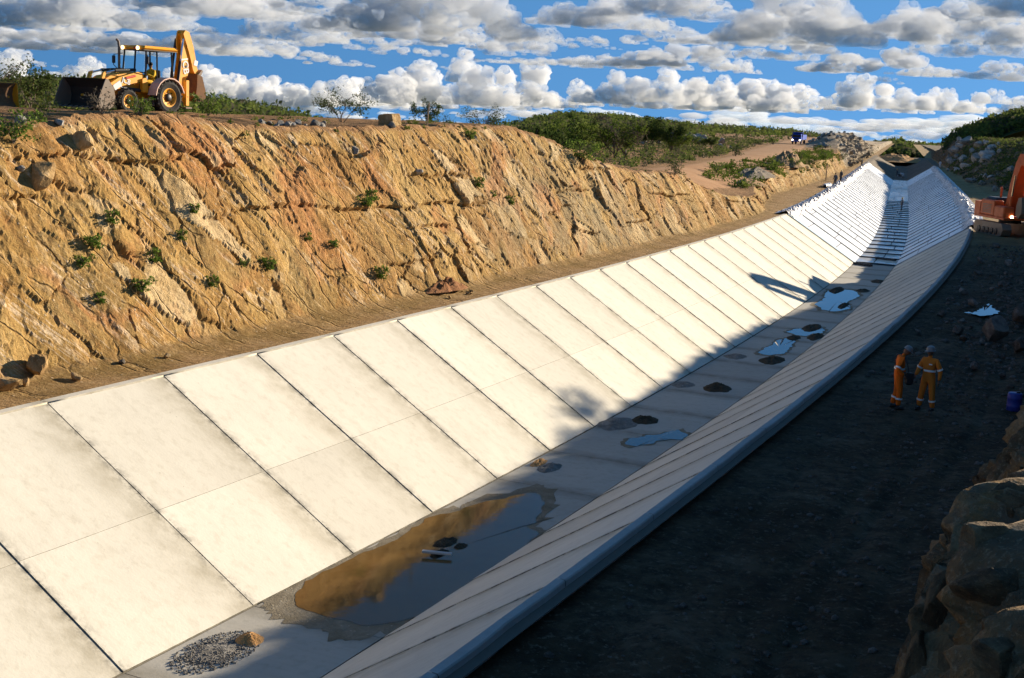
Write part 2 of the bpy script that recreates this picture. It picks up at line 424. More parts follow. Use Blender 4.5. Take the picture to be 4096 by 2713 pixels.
# ------------------------------------------------------------------ the canal lining
canal = empty('canal_lining', PV(0, 0, -DEP)); kind(canal, 'structure', 'pale concrete slabs lining the canal slopes and bed')
canal_inv = canal.matrix_basis.inverted()
def canal_child(name, V, F, mat, uv=None, grime_shade=None, smooth=True, parent=canal, joint=None):
    V = np.asarray(V, float).reshape(-1, 3) - np.array(canal.location)
    me = mesh_np(name, V, F, smooth)
    if uv is not None: add_uv(me, uv)
    if grime_shade is not None: fattr(me, 'grime_shade', grime_shade)
    if joint is not None: fattr(me, 'joint', joint)
    return link(name, me, mat, parent)
CN = 1/math.sqrt(1+MS*MS)
def slope_pt(s, q, side, dn):
    """q: 0 at the bed, 1 at the top; dn: offset along the face normal"""
    tt = B2 + q*(TL-B2) if side > 0 else -(B2 + q*(-TR-B2))
    z = -DEP*(1-q)
    return P(s, tt - side*dn*CN, z + dn*CN*MS)
rr = random.Random(3)
GAP = .012
MF = .4546
def make_slope_slab(s0, s1, q0, q1, side, lift0, lift1):
    ns, nq = 9, 6
    a = np.array([0, .03, .08, .25, .5, .7, .88, .95, 1.0]); b = np.linspace(0, 1, nq)
    S2, Q2 = np.meshgrid(s0+GAP+(s1-s0-2*GAP)*a, q0+(q1-q0)*b, indexing='ij')
    A2 = np.repeat(a[:, None], nq, 1)
    # the slabs were cast one after another: the near edge of each stands a little proud of the one before
    dn = .05 - .012 + lift1*(1-sstep(0, .30, A2))**1.3 - lift0*sstep(.8, 1.0, A2) + .006*fbm(S2*.8, Q2*5, side*3.0, 2)
    V = slope_pt(S2, Q2, side, dn)
    uv = np.stack([S2, Q2*7.5], -1).reshape(-1, 2)
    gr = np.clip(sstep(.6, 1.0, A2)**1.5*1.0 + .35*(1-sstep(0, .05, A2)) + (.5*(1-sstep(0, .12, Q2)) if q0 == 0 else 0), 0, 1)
    jt = np.clip((1-sstep(0, .05, A2)) + sstep(.94, 1.0, A2), 0, 1)
    nv = V.shape[0]*V.shape[1]
    F = grid_faces(ns, nq, side < 0)
    # skirt down the edges for thickness
    V2 = slope_pt(S2, Q2, side, -.06)
    idx = np.arange(nv).reshape(ns, nq)
    ring = list(idx[:, 0]) + list(idx[-1, 1:]) + list(idx[::-1, -1][1:]) + list(idx[0, ::-1][1:-1])
    n = len(ring); base = np.arange(n)+nv
    Vs = np.concatenate([V.reshape(-1, 3)[ring], V2.reshape(-1, 3)[ring]])
    sk = np.array([[base[i], base[i]+n, base[(i+1) % n]+n, base[(i+1) % n]] for i in range(n)])
    if side < 0: sk = sk[:, ::-1]
    Vall = np.concatenate([V.reshape(-1, 3), Vs]); uvall = np.concatenate([uv, uv[ring], uv[ring]]); gall = np.concatenate([gr.ravel(), np.ones(2*n)])
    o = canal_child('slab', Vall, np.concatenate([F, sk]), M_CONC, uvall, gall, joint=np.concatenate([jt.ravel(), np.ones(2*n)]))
    o.data.polygons.foreach_set('use_smooth', np.concatenate([np.ones(len(F), bool), np.zeros(len(sk), bool)]))
    return o
j0, j1 = -4, 22
for side in (1, -1):
    for j in range(j0, j1+1):
        s0 = j*BAY; s1 = (j+1)*BAY if j < j1 else S_W0-.9
        if j == j1 and s1-s0 < .5: continue
        l0, l1 = rr.uniform(0, .01), rr.uniform(.006, .018)
        for qa, qb in ((0.004, MF-.0007), (MF+.0007, 1.0)):
            make_slope_slab(s0, s1, qa, qb, side, l0, l1)
# bed slabs
def flat_slab(name, s0, s1, t0, t1, z, mat, thick=.12, tilt=0.0, nt_=7):
    a = np.linspace(0, 1, 7); b = np.linspace(0, 1, nt_)
    S2, T2 = np.meshgrid(s0+(s1-s0)*a, t0+(t1-t0)*b, indexing='ij')
    Z2 = z + tilt*(np.repeat(a[:, None], nt_, 1)-.5) + .003*fbm(S2*.5, T2*.5, 4.0, 2)
    V = P(S2, T2, Z2).reshape(-1, 3); nv = len(V)
    idx = np.arange(nv).reshape(7, nt_)
    ring = list(idx[:, 0]) + list(idx[-1, 1:]) + list(idx[::-1, -1][1:]) + list(idx[0, ::-1][1:-1]); n = len(ring)
    Vs = np.concatenate([V[ring], V[ring] - [0, 0, thick]])
    sk = np.array([[i+nv, i+nv+n, (i+1) % n+nv+n, (i+1) % n+nv] for i in range(n)])
    A2 = np.repeat(a[:, None], nt_, 1)
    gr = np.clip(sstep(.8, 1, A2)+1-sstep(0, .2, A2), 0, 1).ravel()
    uv = np.stack([S2, T2], -1).reshape(-1, 2)
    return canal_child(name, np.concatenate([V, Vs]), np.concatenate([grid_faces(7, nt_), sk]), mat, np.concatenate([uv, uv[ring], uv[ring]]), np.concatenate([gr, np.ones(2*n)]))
for j in range(j0, j1+1):
    s0 = j*BAY; s1 = (j+1)*BAY if j < j1 else S_W0-.9
    if s1-s0 < .5: continue
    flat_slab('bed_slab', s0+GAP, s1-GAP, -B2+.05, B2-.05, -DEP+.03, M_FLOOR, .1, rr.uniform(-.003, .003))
# top lips: left one narrow and flush, right one raised with its outer face showing
for j in range(j0, j1+1):
    s0 = j*BAY; s1 = (j+1)*BAY if j < j1 else S_W0-.9
    if s1-s0 < .5: continue
    flat_slab('edge_lip', s0+GAP, s1-GAP, TL-.01, TL+.26, .075, M_CONC, .28, 0, 2)
    ss = np.linspace(s0+.01, s1-.01, 7)
    wob = .035*fbm(ss*1.3, 3.3, 0, 3)
    prof = [(TR+.08, .06), (TR+.05, .085), (TR-.10, .08), (TR-.12, .055), (TR-.17, -.45)]
    V = np.stack([P(ss, a+(wob if i > 1 else 0), b + (wob*.4 if 0 < i < 4 else 0)) for i, (a, b) in enumerate(prof)], 1)
    canal_child('edge_beam', V, grid_faces(7, 5, True), M_CURB, np.tile([[0, 0]], (35, 1)), np.full(35, .4), smooth=False)
# dark filler bed under the joints
ss = np.linspace(-20, S_W0-.85, 120)
prof = [(TL+.2, -.06), (TL-.02, -.02), (B2, -DEP-.02), (-B2, -DEP-.02), (TR+.02, -.02), (TR-.3, -.06)]
V = np.stack([P(ss, a, b) for a, b in prof], 1)
canal_child('joint_bed', V, grid_faces(120, 6, True), M_JOINT, smooth=False)

# ------------------------------------------------------------------ the white liner stretch
def mat_liner():
    t = NT('white_liner'); ob = t.pos()
    n = t.noise(ob, .5, 5, .6); n2 = t.noise(ob, 5, 4, .6)
    rnd = t.n('ShaderNodeObjectInfo').outputs['Random']
    c = t.mix(t.ramp(n, [(.45, 0), (.75, .5)]), (.80, .82, .84), (.62, .64, .66))
    tone = t.n('ShaderNodeMapRange'); t.link(rnd, tone.inputs['Value']); tone.inputs['To Min'].default_value = .86; tone.inputs['To Max'].default_value = 1.04
    c = t.mix(1.0, c, tone.outputs[0], 'MULTIPLY')
    t.set(c, .38, .5)
    t.bump(t.math('ADD', t.noise(ob, 1.6, 3), t.math('MULTIPLY', n2, .3)), .05, .6)
    return t.m
M_LINER = mat_liner()
M_LINER_BED = None
def mat_liner_bed():
    t = NT('liner_bed_muddy'); ob = t.pos()
    n = t.noise(ob, .35, 6, .6, .6)
    c = t.mix(t.ramp(n, [(.42, 0), (.62, 1)]), (.62, .63, .63), (.36, .30, .20))
    t.set(c, t.ramp(n, [(.4, .15), (.7, .5)]), .6); t.bump(t.noise(ob, 2.2, 4), .05, .6)
    return t.m
M_LINER_BED = mat_liner_bed()
M_SEAM = simple('black_membrane', (.03, .032, .036), .5, .4)
M_BLUE = simple('pale_blue_board', (.42, .56, .66), .6, .3, var=.06)
liner = empty('canal_liner', PV(S_W0, 0, -DEP)); kind(liner, 'structure', 'white liner sheets with black seams over the far canal bed')
def liner_child(name, V, F, mat, smooth=True):
    V = np.asarray(V, float).reshape(-1, 3) - np.array(liner.location)
    return link(name, mesh_np(name, V, F, smooth), mat, liner)
ss = np.linspace(S_W0-.9, S_W1, 240)
prof = [(TL+.1, -.05), (B2, -DEP-.05), (-B2, -DEP-.05), (TR-.1, -.05)]
liner_child('membrane', np.stack([P(ss, a, b) for a, b in prof], 1), grid_faces(240, 4, True), M_SEAM, False)
for side in (1, -1):
    ss = np.linspace(S_W0-.88, S_W0-.02, 3); qq = np.linspace(0.0, 1.0, 5)
    S2, Q2 = np.meshgrid(ss, qq, indexing='ij')
    liner_child('blue_board', slope_pt(S2, Q2, side, .07), grid_faces(3, 5, side < 0), M_BLUE)
sp = 5.1; k = 0; s = S_W0
while s < S_W1-1:
    s1 = min(s+sp, S_W1); g = .10
    for side in (1, -1):
        off = [.0, .16, .34][k % 3] + rr.uniform(-.02, .02)
        cuts = [0.0, .22+off*1.2, 1.0] if k % 2 else [0.0, .30+off*.4, .72+off*.4, 1.0]
        for a, b in zip(cuts[:-1], cuts[1:]):
            S2, Q2 = np.meshgrid(np.linspace(s+g, s1-g, 6), np.linspace(a+(.004 if a > 0 else .004), b-(.004 if b < 1 else 0), 6), indexing='ij')
            liner_child('liner_sheet', slope_pt(S2, Q2, side, .06+.02*gnoise(S2*.4, Q2*4, k)), grid_faces(6, 6, side < 0), M_LINER)
    # upstanding black weld along each strip
        hb = .075
        ra = np.linspace(0.0, 1.0, 9); rib = []
        for dsn, dn_ in ((-hb, .0), (-hb*.8, .125), (hb*.8, .125), (hb, .0)):
            rib.append(slope_pt(np.full(9, s1+dsn if s1 < S_W1 else s1-.2+dsn), ra, side, dn_+.012*gnoise(ra*6, k*1.7, dsn)))
        if s1 < S_W0+190: liner_child('weld_strip', np.stack(rib, 1), grid_faces(9, 4, side > 0), M_SEAM, False)
    cut = rr.uniform(-.9, .9)
    for a, b in ((-B2+.02, cut-.05), (cut+.05, B2-.02)):
        S2, T2 = np.meshgrid(np.linspace(s+.12, s1-.12, 4), np.linspace(a, b, 4), indexing='ij')
        liner_child('bed_sheet', P(S2, T2, -DEP+.07+.015*gnoise(S2*.5, T2, k)), grid_faces(4, 4), M_LINER_BED)
    
    ra = np.linspace(-B2, B2, 5)
    rib = [P(np.full(5, s1+a_), ra, -DEP+b_) for a_, b_ in ((-.06, 0), (-.05, .17), (.05, .17), (.06, 0))]
    if s1 < S_W0+120: liner_child('weld_strip', np.stack(rib, 1), grid_faces(5, 4), M_SEAM, False)
    s = s1; k += 1
# crumpled surplus of the liner along both crests
def mat_crumple():
    t = NT('crumpled_foil'); ob = t.pos(); n = t.noise(ob, 2.5, 5, .7)
    t.set(t.ramp(n, [(.35, (.16, .13, .12)), (.5, (.5, .46, .44)), (.62, (.85, .84, .84))]), .4, .5); t.bump(n, .15, 1); return t.m
M_CRUMP = mat_crumple()
for side, nm in ((1, 'left'), (-1, 'right')):
    ss = np.arange(S_W0-.5, S_W1+1, .45); tt = np.linspace(-.7, 1.25, 12)
    S2, T2 = np.meshgrid(ss, tt, indexing='ij')
    env = np.exp(-((T2-.2)/.62)**2)
    H = .03 + env*(.16+.42*np.abs(fbm(S2*1.4, T2*2.6, side*9.0, 4)*1.8)) + .08*gnoise(S2*2.2, T2*3)
    edge = T2 + .25*fbm(S2*.5, 1.0, side*2., 3)
    tbase = TL if side > 0 else TR
    zb = np.where(T2 < 0, T2*CN*1.15, 0)
    V = P(S2, tbase + side*edge, zb + H)
    liner_child('crumpled_edge', V, grid_faces(len(ss), 12, side < 0), M_CRUMP, False)

# unlined stretch beyond: raw gravel slopes
ss = np.concatenate([np.arange(S_W1-.3, 420, 2.0), np.arange(420, 470, 4.0)]); tt = np.concatenate([np.linspace(11, 8.2, 6), np.linspace(8, 2, 22), np.linspace(1.7, -1.7, 8), np.linspace(-2, -8, 22), np.linspace(-8.2, -11, 6)])
S2, T2 = np.meshgrid(ss, tt, indexing='ij')
q = np.clip((np.abs(T2)-B2)/(TL-B2), 0, 1)
lift = np.interp(S2, [329, 345, 400, 440, 470], [0, .1, .3, 1.6, 4.0])
Z2 = -DEP*(1-q) + .03 + .28*fbm(S2*.5, T2*.7, 2.0, 4)*sstep(329, 336, S2) + lift*(1-q)
kind(link('gravel_channel', mesh_np('gravel_channel', P(S2, T2, Z2).reshape(-1, 3), grid_faces(len(ss), len(tt), True), True), M_GRAVEL), 'structure', 'unlined gravel slopes of the far canal cut')
# ------------------------------------------------------------------ left bank: berm, cliff, plateau in one sheet
LS = np.array([-60, -20, 4, 6.3, 7.5, 9, 10.5, 12.9, 14.7, 16.7, 19.7, 23, 26, 31, 36, 38.6, 41.4, 44.9, 47.1, 48.8, 51, 52.8, 56.5, 62, 66.4, 71, 75, 82.5, 89.3, 100, 115, 130, 150, 175, 200, 225, 250, 270, 285, 300, 340, 380, 420, 470, 700, 1300.])
LH = np.array([6.4, 6.6, 6.72, 6.85, 7.05, 7.15, 7.2, 7.16, 7.0, 6.88, 6.88, 6.93, 7.0, 7.07, 7.18, 7.17, 7.05, 6.7, 6.3, 5.93, 5.8, 5.3, 4.8, 4.4, 4.35, 4.0, 3.2, 2.1, 1.7, 1.5, 1.9, 2.1, 2.9, 2.6, 2.9, 2.6, 3.0, 4.2, 6.4, 7.4, 7.6, 7.2, 6, 3.5, 2.5, 2])
PS = np.array([-60, 40, 50, 60, 75, 90, 120, 200, 300, 420, 700, 1300.]); PZ = np.array([7.0, 7.05, 6.3, 5.2, 4.1, 3.3, 3.2, 3.6, 4.3, 5.6, 4, 0.])
def left_foot(s): return np.interp(s, [96, 112, 126, 147, 165, 200, 260, 300, 420], [10.15, 12.4, 13.8, 13.2, 12.4, 11.6, 11.2, 10.9, 10.6]) + .55*fbm(np.asarray(s)*.11, 5.2, 0, 3) + .25*fbm(np.asarray(s)*.6, 1.2, 0, 2)
def left_top(s):
    s = np.asarray(s, float); return np.interp(s, LS, LH) + np.interp(s, [90, 110], [1, .4])*(.20*fbm(s*.45, 3.7, 0, 3) + .10*fbm(s*2.2, 1.7, 0, 2))
def left_edge_t(s): return left_foot(s) + .55*left_top(s) + .3
def plateau_z(s, t):
    """height of the ground left of the cliff edge (without grade)"""
    s = np.asarray(s, float); t = np.asarray(t, float)
    h = left_top(s); e = left_edge_t(s); d = np.maximum(t-e, 0)
    zp = np.interp(s, PS, PZ)
    far = -.018*np.clip(d-8, 0, 60)*np.interp(s, [40, 60, 85], [1, .5, 0]) - .012*np.maximum(t-40, 0)
    k = sstep(0.5, 9, d)
    return h*(1-k) + zp*k + far + (.30*fbm(s*.13, t*.13, 3.1, 3) + .09*fbm(s*.9, t*.9, 1.1, 3))*sstep(.2, 3, d)*(1-.85*road_mask(s, t))
RD_S = np.array([60, 80, 90, 120, 150, 200, 250, 300, 340, 400, 520.]); RD_T = np.array([26, 19.5, 18.5, 19, 19.5, 22, 24, 26, 27, 25, 15.])
def road_mask(s, t):
    c = np.interp(s, RD_S, RD_T); w = 3.6
    return np.where((s > 62) & (s < 520), 1-sstep(w, w+2.2, np.abs(t-c)), 0)
def lay(s0, s1, step):
    out = [s0]
    while out[-1] < s1: out.append(out[-1] + step(out[-1]))
    return np.array(out)
ss = np.concatenate([lay(-22, 130, lambda s: max(.085, .0019*(s+24))), lay(131, 480, lambda s: .45 + .004*(s-130)), lay(484, 1200, lambda s: 8+.03*(s-480))])
NB, NF, NL = 9, 92, 16
pl = np.concatenate([np.linspace(.12, 3, 14), np.geomspace(3.4, 700, 46)])
ns = len(ss)
foot = left_foot(ss); top = left_top(ss); edge = left_edge_t(ss)
# base polyline per row
T = np.zeros((ns, NB+NF+len(pl))); Z = np.zeros_like(T); Hn = np.zeros_like(T)
b = np.linspace(0, 1, NB)
T[:, :NB] = (TL+.16) + (foot[:, None]-TL-.16)*b; Z[:, :NB] = -.02 + .13*b**2
f = np.linspace(0, 1, NF+1)[1:]
T[:, NB:NB+NF] = foot[:, None] + (edge-foot)[:, None]*f
Z[:, NB:NB+NF] = .11 + (top[:, None]-.11)*(f + .06*np.sin(f*math.pi)*0) 
# steeper middle, rounded crest and a talus foot
shape = np.interp(f, [0, .08, .2, .8, .93, 1.0], [0, .03, .17, .86, .965, 1.0])
Z[:, NB:NB+NF] = .11 + (top[:, None]-.11)*shape
T[:, NB+NF:] = edge[:, None] + pl
SS = np.repeat(ss[:, None], T.shape[1], 1)
Z[:, NB+NF:] = plateau_z(SS[:, NB+NF:], T[:, NB+NF:])
# rock relief on the face, in (s, height) coordinates turned to the dip of the strata
fs, fz = SS[:, NB:NB+NF], Z[:, NB:NB+NF]
ang = R_(-47)
wx = .9*fbm(fs*.4, fz*.4, 2, 4); wz = .9*fbm(fs*.4, fz*.4, 7, 4)
u = (fs+wx)*math.cos(ang) + (fz+wz)*math.sin(ang)*1.0; v = -(fs+wx)*math.sin(ang) + (fz+wz)*math.cos(ang)
def blocks(u, v, su, sv, k):
    f1, f2, r, dx, dy = worley(u/su, v/sv, k)
    lev = (r[0]-.5) + dx*(r[1]-.5)*1.8 + dy*(r[2]-.4)*1.9
    return lev, f2-f1, r[2]
l1, e1, c1 = blocks(u, v, 2.9, 1.9, 1); l2, e2, c2 = blocks(u, v, 1.15, .78, 2); l3, e3, c3 = blocks(u, v, .45, .33, 5)
amp = (np.interp(fs, [-22, 60, 90, 110, 250, 300], [1, 1, 1, 1.6, 1.8, 1.8]))*sstep(0, .14, np.repeat(f[None], ns, 0))*(1-.75*sstep(.86, 1.0, np.repeat(f[None], ns, 0)))
zoneA = .35+.65*sstep(-.25, .25, fbm(fs*.09, fz*.16, 11, 3))          # some stretches blocky, some smooth earth
m2 = sstep(-.05, .3, fbm(fs*.22, fz*.35, 31, 3)); m3 = sstep(.0, .3, fbm(fs*.5, fz*.6, 41, 3))
hol = sstep(.42, .62, fbm(u*.55, v*.9, 51, 3))                       # hollows where blocks fell out
cellv = np.where(m2 > .5, c2, c1)
disp = amp*(.15*l1*zoneA + .075*l2*(.35+.65*m2) + .036*l3*(.4+.6*m3) - .10*(1-sstep(0, .04, e1))*zoneA - .05*(1-sstep(0, .06, e2))*m2 - .03*(1-sstep(0, .08, e3))*m3 - .07*hol
            + .26*fbm(fs*.16, fz*.3, 0, 3) + .05*fbm(fs*1.1, fz*1.1, 4, 4) + .030*fbm(fs*3.1, fz*3.1, 2, 3) + .012*fbm(fs*7, fz*7, 8, 2))
for q, lev in enumerate((1.5, 2.7, 3.7, 4.8, 5.7)):     # long undulating bedding cracks with a slight overhang above
    hh_ = fz - lev - .75*fbm(fs*.14, q*3.7, 2, 3) - .12*fbm(fs*1.1, q*1.7, 5, 2)
    mk = sstep(-.02, .18, fbm(fs*.10, q*7.1, 9, 2))*amp
    disp = disp + mk*(.13*np.exp(-np.maximum(hh_, 0)/.45)*(hh_ > 0) - .16*np.exp(-(hh_/.06)**2))
disp = disp + sstep(262, 285, fs)*(.9*l1 + .5*l2 + .5*fbm(fs*.12, fz*.1, 3, 3))
# rain gullies running straight down the upper part
gul = np.abs(fbm(fs*.75 + .25*fz, fz*.07, 21, 3))
disp = disp - amp*.08*(1-sstep(0, .16, gul))*sstep(1.5, 5, fz)
T[:, NB:NB+NF] -= disp*.93; Z[:, NB:NB+NF] += disp*.30
Z[:, :NB] += .035*fbm(SS[:, :NB]*.7, T[:, :NB]*1.3, 3, 4) - .05*np.exp(-((T[:, :NB]-TL-1.25)/.32)**2)*(1+.6*fbm(SS[:, :NB]*.3, 1.1, 0, 2))
Z[:, NB+NF:] += 0
V = P(SS, T, Z)
me = mesh_np('left_bank', V.reshape(-1, 3), grid_faces(ns, T.shape[1]), True)
_sm = np.ones((ns-1, T.shape[1]-1), bool); _sm[:, NB-1:NB+NF] = False; me.polygons.foreach_set('use_smooth', _sm.ravel())
z01 = np.zeros_like(T); z01[:, NB:NB+NF] = f; z01[:, NB+NF:] = 1.3
ft = np.zeros_like(T); ft[:, :NB] = 1.2; ft[:, NB:NB+NF] = np.interp(f, [0, .05, .16], [1.1, .62, 0])
fattr(me, 'top', np.where(z01 >= 1.2, 1.2, np.interp(z01, [.80, .93, 1.0], [0, .45, .85]))); fattr(me, 'foot', ft)
U2 = SS*math.cos(ang) + Z*math.sin(ang); V2 = -SS*math.sin(ang) + Z*math.cos(ang)
a = me.attributes.new('strata', 'FLOAT_VECTOR', 'POINT'); a.data.foreach_set('vector', np.stack([U2, V2, np.zeros_like(U2)], -1).astype(np.float32).ravel())
fattr(me, 'grey', np.interp(SS, [-22, 28, 36, 50, 58, 70, 250, 280, 350], [0, 0, .55, .8, .5, .15, .3, 1, 1])*np.where(SS > 265, 1, sstep(.9, .35, np.clip(z01, 0, 1))))
fattr(me, 'rocky', np.where(T > edge[:, None]+12, 0, 1)*sstep(258, 275, SS))
CE = np.full_like(T, .65); CE[:, NB:NB+NF] = cellv; fattr(me, 'cell', CE)
fattr(me, 'damp', np.exp(-((T-foot[:, None]+.15)/.5)**2)*np.where(z01 > .3, 0, 1))
fattr(me, 'zone', z01)
LEFT = kind(link('left_bank', me, M_CLIFF), 'structure', 'ochre rock cutting and dirt berm left of the canal')

# dirt road on the plateau, a thin sheet over the bank
M_ROAD = mat_soil('dirt_road', (.32, .16, .07), (.385, .21, .10), (.42, .255, .135), .15, (.45, .36, .27), .03)
rs = lay(74, 520, lambda s: 1.0+.006*(s-70)); rt = np.linspace(-4.0, 4.0, 17)
S2, T2 = np.meshgrid(rs, rt, indexing='ij'); T2 = T2*(1+.12*fbm(S2*.06, 2.2, 0, 2)) + np.interp(S2, RD_S, RD_T)
Z2 = plateau_z(S2, T2) + .06 + .03*fbm(S2*.4, T2*1.2, 6, 3) - .10*sstep(3.2, 4.4, np.abs(T2-np.interp(S2, RD_S, RD_T)))
kind(link('dirt_road', mesh_np('dirt_road', P(S2, T2, Z2).reshape(-1, 3), grid_faces(len(rs), len(rt)), True), M_ROAD), 'structure', 'reddish dirt road curving over the plateau')

# ------------------------------------------------------------------ right side: shaded berm, cliff under the camera, hillside
RS = np.array([-80, -30, -10, 20, 34, 48, 75, 84, 93, 104, 108, 115, 140, 155, 165, 180, 200, 230, 270, 300, 330, 360, 400, 440, 470, 520, 700, 1300.])
RH = np.array([6.2, 6.0, 5.3, 6.0, 6.4, 6.85, 7.4, 7.4, 6.4, 6.0, 3.8, 1.0, 1.0, 2.2, 5.5, 8.4, 9.4, 9.0, 7.5, 7.2, 7.5, 7.0, 7.0, 5.5, 3.5, 2, 1, 0])
RF_S = np.array([-80, -30, -15, 0, 20, 60, 90, 120, 150, 175, 200, 260, 330, 400, 470, 700, 1300]); RF_T = np.array([13.7, 13.5, 13.38, 13.5, 14.0, 14.2, 15, 18, 18.5, 15.5, 11.6, 10.2, 10.5, 10.2, 10, 14, 14.])
def right_foot(s): return np.interp(s, RF_S, RF_T) + .35*fbm(np.asarray(s)*.13, 8.2, 0, 3)
def right_run(s): return np.interp(s, [-80, 100, 150, 180, 290, 335, 400], [.42, .42, 1.7, 1.7, 1.6, .8, .7])   # horizontal per vertical
def right_top(s): return np.interp(s, RS, RH)
def right_edge(s): return right_foot(s) + right_run(s)*right_top(s) + .3
def right_z(s, t):
    """t positive to the right; ground beyond the cliff edge"""
    h = right_top(s); e = right_edge(s); d = np.maximum(t-e, 0)
    hill = np.interp(s, [120, 160, 220, 300, 380, 450], [0, 1, 1, .6, .35, 0.])*np.interp(t, [14, 25, 60, 110, 300, 800], [0, .3, 5.5, 8, 8, 4.])
    return h + hill*sstep(0, 10, d) + (.35*fbm(s*.12, t*.12, 8.1, 3) + .10*fbm(s*.8, t*.8, 1.7, 3))*sstep(.1, 2.5, d)
ssr = np.concatenate([lay(-26, -4, lambda s: .07), lay(-3.9, 100, lambda s: .11+.0022*(s+4)), lay(100.5, 480, lambda s: .45+.003*(s-100)), lay(484, 1200, lambda s: 8+.03*(s-480))])
ssr = np.concatenate([np.arange(-70, -26, 2.0), ssr])
NB, NF = 48, 88
plr = np.concatenate([np.linspace(.1, 3, 12), np.geomspace(3.4, 700, 44)])
ns = len(ssr); foot = right_foot(ssr); top = right_top(ssr); edge = right_edge(ssr)
BERM_R = np.interp(ssr, [-80, 30, 70, 100, 200], [-.24, -.24, -.2, -.12, -.05])
T = np.zeros((ns, NB+NF+len(plr))); Z = np.zeros_like(T)
b = np.linspace(0, 1, NB)
T[:, :NB] = (-TR+.08) + (foot[:, None]+TR-.08)*b; Z[:, :NB] = BERM_R[:, None] + .12*b**3
f = np.linspace(0, 1, NF+1)[1:]
T[:, NB:NB+NF] = foot[:, None] + (edge-foot)[:, None]*f
shape = np.interp(f, [0, .06, .18, .85, .95, 1.0], [0, .03, .16, .90, .975, 1.0])
Z[:, NB:NB+NF] = (BERM_R+.12)[:, None] + (top-BERM_R-.12)[:, None]*shape
T[:, NB+NF:] = edge[:, None] + plr
SS = np.repeat(ssr[:, None], T.shape[1], 1)
Z[:, NB+NF:] = right_z(SS[:, NB+NF:], T[:, NB+NF:])
fs, fz = SS[:, NB:NB+NF], Z[:, NB:NB+NF]
ang = R_(72)
wx = .25*fbm(fs*.8, fz*.8, 2, 3); wz = .25*fbm(fs*.8, fz*.8, 9, 3)
u = (fs+wx)*math.cos(ang) + (fz+wz)*math.sin(ang); v = -(fs+wx)*math.sin(ang) + (fz+wz)*math.cos(ang)
l1, e1, c1 = blocks(u, v, 2.3, 1.0, 7); l2, e2, c2 = blocks(u, v, .9, .42, 9); l3, e3, c3 = blocks(u, v, .3, .18, 4)
ff = np.repeat(f[None], ns, 0)
amp = np.interp(fs, [-80, 90, 110, 160, 200, 330], [1, 1, .4, .6, .9, 1.3])*sstep(0, .12, ff)*(1-.6*sstep(.9, 1.0, ff))
disp = amp*(.56*l1 + .22*l2 + .09*l3 - .45*(1-sstep(0, .07, e1)) - .07*(1-sstep(0, .09, e2)) + .45*fbm(fs*.25, fz*.3, 5, 3) + .06*fbm(fs*3, fz*3, 6, 4))
T[:, NB:NB+NF] -= disp*.9; Z[:, NB:NB+NF] += disp*.25
bw = sstep(0, .15, b)[None]
for rt_ in (9.3, 10.9, 11.6, 12.6): Z[:, :NB] -= .07*np.exp(-((T[:, :NB]-rt_-.25*fbm(SS[:, :NB]*.12, rt_, 3, 2))/.17)**2)*sstep(-.1, .25, fbm(SS[:, :NB]*.09, rt_*3, 7, 2)+.15)
Z[:, :NB] += (.10*fbm(SS[:, :NB]*.45, T[:, :NB]*.45, 3, 5) + .14*np.abs(fbm(SS[:, :NB]*1.1, T[:, :NB]*1.1, 13, 4))*np.interp(SS[:, :NB], [18, 28, 80, 95], [.3, 1, 1, .3]))*bw
V = P(SS, -T, Z)
me = mesh_np('right_bank', V.reshape(-1, 3), grid_faces(ns, T.shape[1], True), True)
z01 = np.zeros_like(T); z01[:, NB:NB+NF] = f; z01[:, NB+NF:] = 1.3
ftv = np.zeros_like(T); ftv[:, :NB] = 1.3; ftv[:, NB:NB+NF] = np.interp(f, [0, .05, .14], [1.1, .6, 0])
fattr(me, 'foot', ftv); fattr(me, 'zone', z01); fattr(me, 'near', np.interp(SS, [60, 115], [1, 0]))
fattr(me, 'top', np.where(z01 >= 1.2, 1.2, np.interp(z01, [.85, .95, 1.0], [0, .4, .8])))
